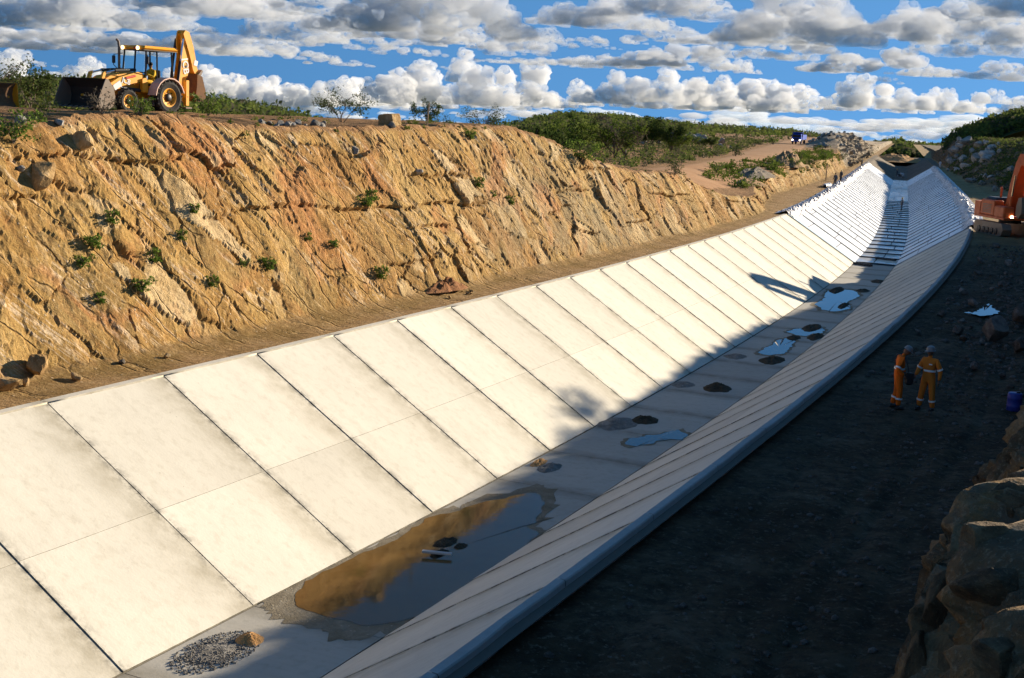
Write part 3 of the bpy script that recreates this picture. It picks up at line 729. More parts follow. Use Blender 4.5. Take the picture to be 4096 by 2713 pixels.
def mat_right():
    t = NT('granite_rock'); ob = t.pos(); foot = t.attr('foot'); top = t.attr('top'); near = t.attr('near')
    n1 = t.noise(ob, .5, 6, .6, .5); n2 = t.noise(ob, 4, 6, .68); n3 = t.noise(ob, 22, 4, .7)
    c = t.ramp(n1, [(.3, (.075, .062, .045)), (.46, (.16, .105, .055)), (.58, (.25, .155, .07)), (.74, (.20, .165, .12))])
    c = t.mix(t.ramp(n2, [(.35, .7), (.52, 0)]), c, (.12, .10, .075))
    c = t.mix(t.ramp(n3, [(.52, 0), (.7, .6)]), c, (.36, .29, .19))
    sp = t.ramp(t.voro(ob, 30.0), [(.12, 1), (.25, 0)])
    c = t.mix(t.math('MULTIPLY', sp, .35), c, (.07, .06, .05))
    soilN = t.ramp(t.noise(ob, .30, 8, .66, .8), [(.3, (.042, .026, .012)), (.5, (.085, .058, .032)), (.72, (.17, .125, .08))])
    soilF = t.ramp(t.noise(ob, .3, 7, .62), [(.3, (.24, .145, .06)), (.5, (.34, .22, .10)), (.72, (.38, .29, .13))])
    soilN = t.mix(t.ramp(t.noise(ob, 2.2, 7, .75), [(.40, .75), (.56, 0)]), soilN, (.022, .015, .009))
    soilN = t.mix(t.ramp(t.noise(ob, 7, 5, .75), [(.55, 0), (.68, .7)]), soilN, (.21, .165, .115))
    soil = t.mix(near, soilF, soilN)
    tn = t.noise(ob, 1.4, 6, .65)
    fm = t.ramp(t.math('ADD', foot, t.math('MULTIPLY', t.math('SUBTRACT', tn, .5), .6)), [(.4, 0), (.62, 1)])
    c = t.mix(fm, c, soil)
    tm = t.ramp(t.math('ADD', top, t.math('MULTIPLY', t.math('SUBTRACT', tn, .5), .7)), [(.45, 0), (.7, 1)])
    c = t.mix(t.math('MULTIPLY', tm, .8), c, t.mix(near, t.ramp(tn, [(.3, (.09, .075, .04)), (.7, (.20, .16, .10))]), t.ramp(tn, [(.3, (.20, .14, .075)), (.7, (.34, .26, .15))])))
    t.set(c, .93, .12)
    h = t.math('ADD', t.math('MULTIPLY', n2, 1.0), t.math('MULTIPLY', n3, .35)); h = t.math('ADD', h, t.math('MULTIPLY', t.noise(ob, 1.5, 4), 1.2))
    t.bump(h, .09, 1.0)
    return t.m
M_RIGHT = mat_right()
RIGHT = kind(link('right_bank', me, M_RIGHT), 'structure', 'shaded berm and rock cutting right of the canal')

# ------------------------------------------------------------------ far land: one sheet to the horizon, under the near banks
def mat_far():
    t = NT('scrubland'); ob = t.pos()
    n = t.noise(ob, .012, 6, .6); n2 = t.noise(ob, .08, 6, .7)
    c = t.ramp(n, [(.35, (.045, .06, .02)), (.55, (.07, .085, .03)), (.7, (.12, .11, .05))])
    c = t.mix(t.ramp(n2, [(.5, 0), (.75, .6)]), c, (.16, .12, .07)); t.set(c, .95, .05); return t.m
M_FAR = mat_far()
rad = np.concatenate([np.linspace(0, 400, 40), np.geomspace(420, 40000, 60)]); az = np.linspace(0, 2*math.pi, 181)
R2, A2 = np.meshgrid(rad, az, indexing='ij')
X2, Y2 = R2*np.sin(A2), 150 + R2*np.cos(A2)
azd = np.degrees(np.arctan2(X2, Y2)); dist = np.hypot(X2, Y2)
ZF = -9.0 - .0165*np.maximum(dist-350, 0)
me = mesh_np('ground', np.stack([X2, Y2, ZF], -1).reshape(-1, 3), grid_faces(len(rad), len(az), True), True)
kind(link('ground', me, M_FAR), 'structure', 'dry scrubland reaching to the horizon')
# ------------------------------------------------------------------ clouds: one field of cumulus standing far beyond the land
def ico(sub):
    bm = bmesh.new(); bmesh.ops.create_icosphere(bm, subdivisions=sub, radius=1.0)
    V = np.array([v.co[:] for v in bm.verts]); F = np.array([[v.index for v in f.verts] for f in bm.faces]); bm.free()
    return V, F
ICO = {k: ico(k) for k in (1, 2, 3, 4)}
crng = np.random.RandomState(21)
CLOUDS = {0: ([], [], [0]), 1: ([], [], [0]), 2: ([], [], [0])}
def puff(grp, C, rt, fwd, sx, rad, zs, base, H, seed, sub):
    CLV, CLF, cn = CLOUDS[grp]
    VI, FI = ICO[sub]
    L = rt*(VI[:, :1]*sx) + fwd*(VI[:, 1:2]*sx) + np.array([0, 0, 1.])*(VI[:, 2:3]*rad*zs)
    pts = L + C
    s1 = 1/(rad*1.1); s2 = 1/(rad*.45)
    d1 = np.abs(gnoise(pts[:, 0]*s1, pts[:, 1]*s1, pts[:, 2]*s1+seed)); d2 = np.abs(gnoise(pts[:, 0]*s2, pts[:, 1]*s2, pts[:, 2]*s2+seed)) if sub > 1 else 0
    pts = C + L*(.80 + .55*d1 + .38*d2)[:, None]
    zz = pts[:, 2]-base; wob = .05*H*gnoise(pts[:, 0]*2.2/H, pts[:, 1]*2.2/H, 3.3)
    pts[:, 2] = base + np.where(zz < wob, wob + (zz-wob)*.10, zz)
    CLV.append(pts); CLF.append(FI + cn[0]); cn[0] += len(pts)
def cloud(az, el, wdeg, hdeg, dist, seed, flat=0.0, sub=3, n=None, grp=0, kids=2):
    """az, el (deg) of the middle of its base; width and height in degrees"""
    r = np.random.RandomState(seed)
    a = R_(az); D = dist; k = math.pi/180*D
    W, H = wdeg*k, hdeg*k; base = D*math.tan(R_(el))
    fwd = np.array([math.sin(a), math.cos(a), 0]); rt = np.array([math.cos(a), -math.sin(a), 0]); up = np.array([0, 0, 1.])
    n = n or int(np.clip(6 + 7*W/H, 9, 40))
    humps = [(r.uniform(-.32, .32), r.uniform(.55, 1.0), r.uniform(.12, .26)) for _ in range(3)]
    for i in range(n):
        x = r.uniform(-.5, .5)
        env = (1-(2*x)**2)**.6
        prof = max(.25*env, max(h*math.exp(-((x-c)/w)**2) for c, h, w in humps))*(1-flat) + flat*env*.6
        rad = H*r.uniform(.15, .28)*(.55+.6*prof)
        z = max(rad*.35, prof*H*r.uniform(.15, 1.0)**.8 - rad*.6)
        C = fwd*(D + r.uniform(-.25, .25)*W*env) + rt*x*W + up*(base+z)
        sx = rad*r.uniform(1.0, 1.5)*(1+flat*1.2)*(1.9 if grp == 2 else 1)
        puff(grp, C, rt, fwd, sx, rad, 1-.35*flat, base, H, seed, sub)
        for q in range(kids):
            th = r.uniform(0, 2*math.pi); ph = r.uniform(.05, 1.2); rk = rad*r.uniform(.28, .5)
            Ck = C + (rt*math.cos(th)*math.cos(ph)*sx + fwd*math.sin(th)*math.cos(ph)*sx + up*math.sin(ph)*rad*(1-.35*flat))*.95
            puff(grp, Ck, rt, fwd, rk*1.15, rk, 1, base, H, seed+q, max(1, sub-1))
def px_dir(dx, dy):
    """view direction of a point of the picture (2367 x 1568 wide): azimuth, elevation in degrees"""
    a = dx*1.7305-2048; b = dy*1.7305-1356.5; cr, sr = math.cos(ROLL), math.sin(ROLL)
    x = a*cr + b*sr; y = -a*sr + b*cr; c, s_ = math.cos(PIT), math.sin(PIT); f = 5163.2
    v = Vector((x, f*c - y*s_, -f*s_ - y*c)).normalized()
    return math.degrees(math.atan2(v.x, v.y)), math.degrees(math.asin(v.z))
DEG = 1.7305/5163.2*180/math.pi     # degrees per unit of that picture
def cl(x0, x1, ybase, ytop, dist, flat=0.0, sub=3, n=None, grp=0, kids=2):
    az, el = px_dir((x0+x1)/2, ybase)
    cloud(az, el, (x1-x0)*DEG, (ybase-ytop)*DEG, dist, int(abs(x0)*7+abs(ybase)+5), flat, sub, n, grp, kids)
# heaped cumulus over the middle distance
for a in [(850, 965, 236, 138, 26000), (950, 1085, 238, 140, 27000), (1035, 1085, 190, 95, 29000), (1085, 1190, 242, 126, 26000), (1180, 1290, 244, 150, 28000),
          (1280, 1350, 240, 165, 29000), (1325, 1465, 238, 152, 27000), (1450, 1570, 236, 150, 28000), (1560, 1650, 244, 176, 27000), (1630, 1752, 168, 124, 25000),
          (1590, 1720, 244, 178, 30000), (1735, 1850, 252, 196, 30000), (1890, 2010, 246, 168, 29000), (1985, 2075, 250, 188, 30000), (2070, 2160, 252, 182, 29000),
          (2150, 2250, 256, 204, 31000), (2280, 2370, 240, 200, 30000), (-30, 62, 188, 104, 24000), (550, 720, 248, 176, 30000), (700, 860, 244, 166, 30000), (90, 260, 180, 128, 26000), (330, 560, 215, 150, 31000), (60, 140, 205, 170, 31000)]:
    cl(*a, kids=3)
for i in range(34):      # a second row behind the first
    x = -80 + i*73 + crng.uniform(-30, 30); w = crng.uniform(80, 170); h = crng.uniform(35, 95)
    yb = 248 + (x-1180)*.012 + crng.uniform(-6, 4)
    cl(x-w/2, x+w/2, yb, yb-h, 33000+crng.uniform(0, 2500), .05, 2, kids=2)
# long low rows towards the horizon
for i in range(70):
    x = crng.uniform(-150, 2500); q = crng.uniform(0, 1); yb = 252 + q*62
    w = crng.uniform(110, 300)*(1.2-.5*q); h = crng.uniform(26, 54)*(1.2-.8*q)
    cl(x-w/2, x+w/2, yb+(x-1180)*.0489, yb+(x-1180)*.0489-h, 36000+crng.uniform(0, 9000), .3, 2, int(w/14), 2, 0)
# nearer, larger clouds with flat grey bases along the top of the picture
for a in [(-60, 240, 62, -60, 12000, .2), (60, 280, 50, 0, 12500, .3), (215, 600, 118, 56, 14500, .5), (560, 790, 92, 8, 13000, .25), (640, 836, 108, 62, 15500, .35), (735, 1275, 78, -70, 11500, .12),
          (855, 995, 120, 84, 17500, .4), (1078, 1190, 126, 80, 16500, .2), (1208, 1285, 128, 94, 18000, .2), (1250, 1520, 62, -40, 11500, .2), (1480, 1640, 96, 30, 13000, .5),
          (1680, 2010, 98, -60, 11000, .15), (1960, 2250, 98, -20, 11200, .1), (1590, 1990, 134, 88, 15500, .4), (2065, 2230, 128, 74, 14500, .25), (2120, 2212, 178, 150, 21000, .3), (2010, 2080, 192, 168, 22000, .3), (2230, 2400, 128, 40, 13500, .2),
          (2240, 2420, 40, -60, 10500, .3), (300, 560, -10, -90, 10000, .3), (1050, 1360, 148, 128, 20000, .7), (1840, 1900, 158, 138, 21000, .3), (50, 150, 92, 62, 16000, .6), (930, 1060, 160, 140, 20000, .6), (1290, 1440, 112, 92, 18000, .5), (-40, 330, 96, 40, 14000, .4), (180, 480, 66, -10, 12800, .4), (420, 660, 40, -50, 11800, .3), (480, 700, 130, 96, 16000, .5), (-30, 120, 150, 128, 20000, .6), (700, 860, 150, 118, 20000, .6), (1380, 1700, 40, -60, 11000, .3), (1100, 1330, 100, 70, 15500, .5), (2140, 2400, 100, 30, 13000, .4), (1900, 2100, 150, 128, 19000, .5), (1430, 1620, 140, 112, 18500, .5)]:
    x0, x1, yb, yt, dd, fl = a
    cl(x0, x1, yb, yt, dd, fl, 3, int(np.clip((x1-x0)/8, 10, 50)), 1, 2)
for i in range(40):
    x = -60+i*63+crng.uniform(-50, 50); yb = crng.uniform(10, 150); w = crng.uniform(140, 380); h = w*crng.uniform(.16, .32)
    cl(x-w/2, x+w/2, yb+(x-1180)*.03, yb+(x-1180)*.03-h, 12000+70*yb, .35, 2, int(w/9), 1, 2)
# the same sky all the way round (kept clear where the sun stands)
for i in range(150):
    az = crng.uniform(24, 336)
    el = crng.choice([crng.uniform(.2, 2), crng.uniform(2, 7), crng.uniform(7, 26)])
    if abs((az-50.5+180) % 360-180) < 16 and el > 5: continue
    if el > 7: cloud(az, el, crng.uniform(5, 14), crng.uniform(2, 4.5), 1900/math.tan(R_(el))+600, 900+i, .25, 2, 14, 1, 0)
    elif el > 2: cloud(az, el, crng.uniform(4, 12), crng.uniform(1, 2.6), 13000, 900+i, .25, 2, 14, 1, 0)
    else: cloud(az, el, crng.uniform(2, 5), crng.uniform(.7, 1.8), 27000, 900+i, 0, 2, 12, 0, 0)
def mat_cloud(name, col, dens, an):
    t = NT(name); t.t.nodes.remove(t.b)
    out = [n for n in t.t.nodes if n.type == 'OUTPUT_MATERIAL'][0]
    v = t.n('ShaderNodeVolumeScatter'); v.inputs['Color'].default_value = (*col, 1); v.inputs['Density'].default_value = dens; v.inputs['Anisotropy'].default_value = an
    ab = t.n('ShaderNodeVolumeAbsorption'); ab.inputs['Color'].default_value = (*col, 1); ab.inputs['Density'].default_value = dens
    ad = t.n('ShaderNodeAddShader'); t.link(v.outputs[0], ad.inputs[0]); t.link(ab.outputs[0], ad.inputs[1])
    t.link(ad.outputs[0], out.inputs['Volume']); return t.m
for g, nm, m, lab in ((0, 'cumulus_clouds', mat_cloud('cumulus_vapour', (.945, .955, .967), .0055, .0), 'heaped white cumulus clouds along the horizon'),
                      (1, 'grey_clouds', mat_cloud('shaded_cloud_vapour', (.79, .82, .87), .0055, .0), 'larger grey-based clouds across the upper sky'),  # self-shadow of the thick clouds put into an absorbing grey
                      (2, 'low_cloud_bands', mat_cloud('low_cloud_vapour', (.87, .895, .93), .0022, .0), 'long pale cloud bands low over the horizon')):
    me = mesh_np(nm, np.concatenate(CLOUDS[g][0]), np.concatenate(CLOUDS[g][1]), True)
    kind(link(nm, me, m), 'stuff', lab)
# ------------------------------------------------------------------ finding places: a ray from the viewpoint down to the built ground
bpy.context.view_layer.update()
def px_ray(dx, dy):
    az, el = px_dir(dx, dy); a, e = R_(az), R_(el)
    return Vector((math.sin(a)*math.cos(e), math.cos(a)*math.cos(e), math.sin(e)))
from mathutils.bvhtree import BVHTree
_dg = bpy.context.evaluated_depsgraph_get()
_BVH = {o.name: BVHTree.FromObject(o, _dg) for o in (LEFT, RIGHT)}
def ground_at(dx, dy, objs=None):
    best = None
    for o in (objs or (LEFT, RIGHT)):
        loc, nor, _, _ = _BVH[o.name].ray_cast(Vector((0, 0, CAM_H)), px_ray(dx, dy))
        if loc is not None and (best is None or loc.y < best[0].y): best = (loc.copy(), nor.copy())
    return best
def drop(x, y, o, z0=60):
    loc = _BVH[o.name].ray_cast(Vector((x, y, z0)), Vector((0, 0, -1)))[0]
    return loc if loc is not None else Vector((x, y, 0))
def drop_st(s, t, o=None):
    p = P(s, t, 0); return drop(p[0], p[1], o or (LEFT if t > 0 else RIGHT))

# ------------------------------------------------------------------ plants
def mat_leaf(name, c0, c1, c2, trans=.3):
    t = NT(name); t.t.nodes.remove(t.b); out = [n for n in t.t.nodes if n.type == 'OUTPUT_MATERIAL'][0]
    tone = t.attr('tone'); c = t.ramp(tone, [(.1, c0), (.5, c1), (.9, c2)])
    d = t.n('ShaderNodeBsdfDiffuse'); tr = t.n('ShaderNodeBsdfTranslucent'); t.link(c, d.inputs['Color']); t.link(c, tr.inputs['Color'])
    mx = t.n('ShaderNodeMixShader'); mx.inputs[0].default_value = trans
    t.link(d.outputs[0], mx.inputs[1]); t.link(tr.outputs[0], mx.inputs[2]); t.link(mx.outputs[0], out.inputs['Surface']); return t.m
M_LEAF = mat_leaf('green_leaves', (.045, .075, .012), (.085, .125, .022), (.15, .18, .04))
M_LEAF_B = mat_leaf('bright_leaves', (.06, .11, .018), (.11, .18, .03), (.18, .24, .05))
M_LEAF_D = mat_leaf('dark_leaves', (.03, .05, .014), (.055, .08, .022), (.09, .11, .035))
M_LEAF_G = mat_leaf('dry_twigs', (.085, .075, .05), (.13, .115, .08), (.19, .165, .12), .15)
M_SCRUB = mat_leaf('hill_scrub', (.11, .10, .065), (.075, .11, .028), (.15, .18, .045))
M_BARK = simple('grey_bark', (.16, .13, .10), .9, .1, var=.3)
def cards(C, size, rng, tone=None, flat=0.0):
    """a leaf-sized quad at each centre"""
    n = len(C); a = rng.normal(size=(n, 3)); a[:, 2] *= (1-flat); a /= np.linalg.norm(a, axis=1)[:, None]
    b = rng.normal(size=(n, 3)); b -= a*(a*b).sum(1)[:, None]; b /= np.linalg.norm(b, axis=1)[:, None]
    s = (size*rng.uniform(.6, 1.3, n))[:, None]
    V = np.stack([C - a*s*.5, C + b*s*.28, C + a*s*.5, C - b*s*.28], 1).reshape(-1, 3)
    return V, np.arange(4*n).reshape(n, 4), np.repeat(rng.uniform(0, 1, n) if tone is None else tone, 4)
def make_tree(seed, h, w, nleaf, lsize, stems=4, droop=.2, dry=False, low=.35, mat=None):
    """returns (trunk mesh, crown mesh): several stems from the ground, forking into twigs"""
    r = random.Random(seed); rng = np.random.RandomState(seed); mb = MB(); tips = []
    for i in range(stems):
        a = 2*math.pi*(i+r.uniform(-.3, .3))/stems; lean = r.uniform(.25, .9)*w*.5; hh = h*r.uniform(.65, .95)
        k = 6; pts = []
        for j in range(k):
            q = j/(k-1); pts.append(Vector((math.cos(a)*lean*q**1.3 + r.uniform(-.04, .04)*w*(q > 0), math.sin(a)*lean*q**1.3 + r.uniform(-.04, .04)*w*(q > 0), hh*q*(1-droop*q*.3))))
        mb.tube(pts, [max(.012, h*.018*(1-.8*j/(k-1))) for j in range(k)], 5)
        for b in range(7):
            q = r.uniform(low, 1.0); base = pts[0].lerp(pts[-1], q) if q < .01 else pts[min(k-2, int(q*(k-1)))].lerp(pts[min(k-1, int(q*(k-1))+1)], q*(k-1) % 1)
            a2 = a + r.uniform(-1.6, 1.6); L = w*r.uniform(.15, .38)*(1.2-.5*q)
            tip = base + Vector((math.cos(a2)*L, math.sin(a2)*L, L*r.uniform(-.1, .75)))
            mid = base.lerp(tip, .5) + Vector((0, 0, L*.12))
            mb.tube([base, mid, tip], [h*.007, h*.005, h*.002], 4, False); tips += [tip, mid.lerp(tip, .5)]
            for c in range(2):
                t2 = tip + Vector((r.uniform(-1, 1), r.uniform(-1, 1), r.uniform(-.4, 1)))*L*.4
                mb.tube([mid.lerp(tip, .6), t2], [h*.003, h*.0015], 3, False); tips.append(t2)
    T = np.array([t[:] for t in tips]); cl_ = T[rng.randint(0, len(T), nleaf)]
    C = cl_ + rng.normal(size=(nleaf, 3))*np.array([w, w, h*.8])*.055
    C[:, 2] = np.maximum(C[:, 2], .06*h)
    ctone = np.clip(.5 + .35*np.sin(cl_[:, 0]*3.1/w*4+seed) + rng.normal(size=nleaf)*.16, 0, 1)
    V, F, tn = cards(C, lsize, rng, ctone)
    me = bpy.data.meshes.new('trunk'); me.from_pydata(mb.v, [], mb.f); me.update(); me.materials.append(M_BARK)
    mc = mesh_np('crown', V, F); fattr(mc, 'tone', tn); mc.materials.append(mat or (M_LEAF_G if dry else M_LEAF))
    return me, mc
def plant(name, protos, loc, scale, rz, label, cat, group=None):
    o = empty(name, loc, (0, 0, rz)); o.scale = (scale,)*3
    link('trunk' if cat == 'tree' else 'stem', protos[0], None, o); link('crown', protos[1], None, o)
    tag(o, label, cat, group); return o
TREES = [make_tree(11, 5.5, 6.5, 2600, .30, 4), make_tree(12, 6.2, 5.5, 2600, .30, 3, mat=M_LEAF_D), make_tree(13, 5.0, 6.0, 2200, .30, 5),
         make_tree(14, 5.5, 5.5, 1100, .26, 5, dry=True), make_tree(15, 4.2, 5.2, 2200, .30, 5, mat=M_LEAF_D)]
THIN = [make_tree(21, 3.4, 5.6, 1300, .22, 5, mat=M_LEAF_D), make_tree(22, 3.6, 3.4, 1300, .22, 4, mat=M_LEAF_D), make_tree(23, 3.4, 4.6, 1000, .18, 7, mat=M_LEAF_D), make_tree(24, 3.8, 2.6, 1100, .22, 3, mat=M_LEAF_D)]
BUSH = [make_tree(31, 1.2, 1.5, 700, .11, 6, low=.1, mat=M_LEAF_B), make_tree(32, 1.0, 1.3, 380, .10, 6, low=.1, mat=M_LEAF_D), make_tree(33, 1.1, 1.4, 260, .09, 7, low=.1, dry=True)]
TUFT = [make_tree(41, .6, .6, 420, .10, 6, low=.03, mat=M_LEAF_B), make_tree(42, .5, .7, 380, .10, 6, low=.03, mat=M_LEAF_B)]
prr = random.Random(5)
# slim trees on the skyline, standing on the plateau behind the cliff edge
for dx, dy, dep, i, sc, lab in [(790, 282, 66, 0, .46, 'broad thin-leaved tree on the skyline, first right of the backhoe'),
        (982, 285, 76, 1, .50, 'narrow leafy sapling on the skyline right of the sandstone block'),
        (1118, 285, 80, 2, .60, 'sparse grey-green tree on the skyline above the middle of the cliff'),
        (1238, 300, 84, 3, .62, 'upright leafy tree at the end of the high cliff edge'),
        (68, 262, 60, 1, .62, 'thin sapling between the bulldozer blade and the backhoe'),
        (-6, 250, 58, 2, .7, 'bare-twigged tree cut by the left picture edge'),
        (1010, 290, 82, 0, .34, 'low spreading shrub tree behind the narrow sapling')]:
    v = px_ray(dx, dy); k = dep/v.y; x, y = v.x*k, v.y*k
    g = drop(x, y, LEFT); plant('tree', THIN[i], g - Vector((0, 0, .1)), sc, prr.uniform(0, 6), lab, 'tree')
# belt of trees behind the cliff where it drops towards the road
belt = [(1270, 1.0), (1310, .8), (1345, 1.1), (1385, .9), (1420, 1.15), (1455, .95), (1490, 1.2), (1520, .9), (1548, 1.1), (1400, .8), (1470, .75), (1365, .7), (1580, .7), (1615, .6), (1640, .55), (1440, 1.2), (1330, 1.1), (1505, 1.15), (1300, .9), (1560, .85)]
for i, (dx, sc) in enumerate(belt):
    s = prr.uniform(62, 125) if dx < 1560 else prr.uniform(115, 160)
    v = px_ray(dx, 380); az = math.atan2(v.x, v.y)
    # walk out along that bearing until well left of the cliff edge
    for k in np.arange(70, 260, 1.0):
        s_, t_ = ST(math.sin(az)*k, math.cos(az)*k)
        if t_[0] > 30 + (i*7) % 26 and s_[0] > 50: break
        if s_[0] > 200: break
    g = drop(math.sin(az)*k, math.cos(az)*k, LEFT)
    dry = i % 6 == 3
    plant('tree', TREES[3] if dry else TREES[(i*2) % 3 if i % 3 else 4], g - Vector((0, 0, .15)), sc*.85, prr.uniform(0, 6),
          'leafless grey tree among the green belt behind the cliff' if dry else 'bushy green tree in the belt between the cliff and the road', 'tree', 'dry trees of the belt' if dry else 'green trees of the belt')
# shrubs along the crest, on the berm and by the road
bushes = [(236, 264, 2, .75, 'dry twiggy shrub in front of the backhoe bucket'), (102, 275, 1, .8, 'round green shrub left of the backhoe bucket'), (325, 268, 0, .6, 'small green weed beside the backhoe front wheel'),
          (30, 330, 0, .9, 'leafy shrub at the cliff crest by the left picture edge'), (480, 268, 0, .9, 'green shrub on the crest right of the backhoe'), (585, 262, 2, .9, 'dry shrub on the crest beyond the backhoe'), (1350, 380, 0, 1.3, 'green shrub on the cliff shoulder'),
          (1560, 405, 1, 1.1, 'low dark shrub at the end of the cliff'), (1655, 402, 0, 1.2, 'dark shrub on the verge below the road'), (1700, 362, 1, 2.0, 'dark round bush on the road verge'), (1787, 335, 0, 2.6, 'bright green bush left of the blue truck'),
          (1905, 370, 0, 1.6, 'green shrub on the bank below the road bend'), (1850, 372, 0, 1.7, 'leafy shrub on the low bank by the canal'), (1875, 388, 1, 1.5, 'dark shrub at the foot of the low bank'), (1942, 372, 1, 2.0, 'large shrub in front of the far rock face'), (1835, 392, 0, 1.5, 'shrub above the gravel heap')]
for dx, dy, i, sc, lab in bushes:
    g = ground_at(dx, dy)
    if g: plant('shrub', BUSH[i], g[0] - Vector((0, 0, .05)), sc, prr.uniform(0, 6), lab, 'shrub')
for dx, dy in [(255, 512), (193, 612), (352, 604), (450, 488), (770, 568), (620, 618), (330, 668), (228, 696), (213, 570), (490, 658), (858, 462), (1085, 318), (710, 552), (605, 606), (845, 474), (560, 612), (1105, 430), (1140, 452), (1180, 470), (418, 550), (880, 640)]:
    g = ground_at(dx, dy, (LEFT,))
    if g: plant('weed_tuft', TUFT[prr.randint(0, 1)], g[0] - Vector((0, 0, .08)), prr.uniform(.55, 1.0), prr.uniform(0, 6), 'small green weed rooted in the ochre cliff face', 'weed', 'weeds on the cliff face')

# ------------------------------------------------------------------ wooded hills behind
def crest(pts, dist, name, lab, hw, tree_h, n, seed, lsize=.9, back=250, front=170):
    """a low ridge whose skyline follows the given outline; scrub grows on it"""
    A = []
    for dx, dy in pts:
        az, el = px_dir(dx, dy); A.append((az, CAM_H + dist*math.tan(R_(el)) - tree_h))
    az = np.linspace(A[0][0], A[-1][0], 120); zc = np.interp(az, [a for a, _ in A], [z for _, z in A])
    rr_ = np.concatenate([np.linspace(-front, 0, 24), np.linspace(10, back, 10)])
    AZ, RR = np.meshgrid(np.radians(az), rr_, indexing='ij'); D = dist+RR
    ZC = np.repeat(zc[:, None], len(rr_), 1)
    z0 = np.minimum(ZC-4, hw)
    Z = np.where(RR < 0, ZC - (ZC-z0)*((-RR/front)**1.4), ZC - (RR/back)**2*18) + .8*fbm(AZ*40, RR*.02, seed, 3)
    V = np.stack([np.sin(AZ)*D, np.cos(AZ)*D, Z], -1)
    o = kind(link(name, mesh_np(name, V.reshape(-1, 3), grid_faces(120, len(rr_), True), True), M_FAR), 'structure', lab)
    rng = np.random.RandomState(seed)
    ia = rng.uniform(0, 119, n); ir = rng.uniform(0, 1, n)**.8
    rq = -front + ir*(front+12); d = dist+rq
    azr = np.radians(np.interp(ia, np.arange(120), az)); zcr = np.interp(ia, np.arange(120), zc); z0r = np.minimum(zcr-4, hw)
    zr = np.where(rq < 0, zcr - (zcr-z0r)*((-np.minimum(rq, 0)/front)**1.4), zcr)
    B = np.stack([np.sin(azr)*d, np.cos(azr)*d, zr], -1)
    k = 34; hh = rng.uniform(.5, 1.15, n)*tree_h
    off = rng.normal(size=(n, k, 3)); off /= np.linalg.norm(off, axis=2)[..., None]; off *= rng.uniform(.45, 1, (n, k, 1))
    C = B[:, None] + off*np.stack([hh*.62, hh*.62, hh*.5], -1)[:, None] + np.array([0, 0, 1.])*(hh*.5)[:, None, None]
    tone = np.clip(np.repeat(rng.uniform(0, 1, n)**.8, k) + rng.normal(size=n*k)*.12, 0, 1)
    V, F, tn = cards(C.reshape(-1, 3), lsize*tree_h/4, rng, tone)
    mc = mesh_np('scrub', V, F); fattr(mc, 'tone', tn); 
    s_ = link('scrub', mc, M_SCRUB); kind(s_, 'stuff', 'dense green and grey scrub covering ' + lab)
crest([(-160, 195), (-40, 184), (0, 180), (60, 176), (130, 174), (200, 178), (300, 192), (400, 205), (480, 219), (560, 226), (650, 245), (720, 262), (800, 280), (900, 294), (1000, 304)], 330, 'hill', 'the low hill behind the backhoe', 5.6, 4.0, 2600, 3, 1.0, 200, 230)
crest([(600, 280), (700, 280), (780, 283), (860, 284), (940, 281), (1010, 282), (1080, 284), (1160, 281), (1230, 275), (1300, 274), (1380, 285)], 190, 'hill', 'the low rise just behind the cliff crest', 2.0, 2.6, 900, 12, .8, 60, 45)
crest([(860, 300), (960, 292), (1050, 296), (1140, 288), (1190, 276), (1240, 264), (1290, 257), (1340, 255), (1400, 259), (1480, 267), (1560, 276), (1640, 283), (1700, 287), (1760, 290), (1850, 297), (1900, 306), (1960, 320), (2020, 336)], 640, 'hill', 'the long ridge behind the road', 3.0, 4.5, 3000, 4, 1.1, 300, 330)
crest([(1990, 330), (2040, 323), (2065, 318), (2085, 319), (2110, 327), (2150, 331), (2230, 326), (2320, 318), (2420, 322)], 2600, 'hill', 'the far dark ridge past the end of the canal', -30, 14, 900, 6, 2.2, 900, 700)
crest([(2195, 312), (2215, 296), (2240, 285), (2270, 272), (2310, 262), (2350, 248), (2400, 238), (2500, 230)], 460, 'hill', 'the wooded rise above the right cutting', 40.0, 4.5, 900, 8, 1.0, 160, 40)

# scrub and low growth on the near ground (uncountable)
def scrub_field(name, lab, pts, size, k, h, mat, seed, lsize):
    rng = np.random.RandomState(seed); B = np.array(pts); n = len(B); hh = rng.uniform(.4, 1.2, n)*h
    off = rng.normal(size=(n, k, 3)); off /= np.linalg.norm(off, axis=2)[..., None]; off *= rng.uniform(.3, 1, (n, k, 1)); off[..., 2] = np.abs(off[..., 2])
    C = B[:, None] + off*np.stack([hh*size, hh*size, hh], -1)[:, None]
    tone = np.clip(np.repeat(rng.uniform(0, 1, n), k) + rng.normal(size=n*k)*.12, 0, 1)
    V, F, tn = cards(C.reshape(-1, 3), lsize, rng, tone); mc = mesh_np(name, V, F); fattr(mc, 'tone', tn)
    return kind(link(name, mc, mat), 'stuff', lab)
srng = np.random.RandomState(77); pts = []
for i in range(1500):           # plateau behind the crest and along the road verges
    s = srng.uniform(-5, 60); t = float(left_edge_t(s)) + 17 + srng.uniform(0, 1)**1.3*45
    pts.append(drop_st(s, t)[:])
for i in range(1500):
    s = srng.uniform(60, 320); c = float(np.interp(s, RD_S, RD_T)); t = c + 5.5 + srng.uniform(0, 1)**1.3*50
    if t < left_edge_t(s)+1: continue
    pts.append(drop_st(s, t)[:])
scrub_field('ground_scrub', 'low green scrub on the plateau behind the cliff', pts, .8, 26, 1.3, M_SCRUB, 5, .34)
pts = []
for i in range(420):
    s = srng.uniform(-8, 80); t = float(left_edge_t(s)) + srng.uniform(-.5, 4)
    if fbm(s*.2, t*.3, 4.0, 2) < .02: continue
    pts.append(drop_st(s, t)[:])
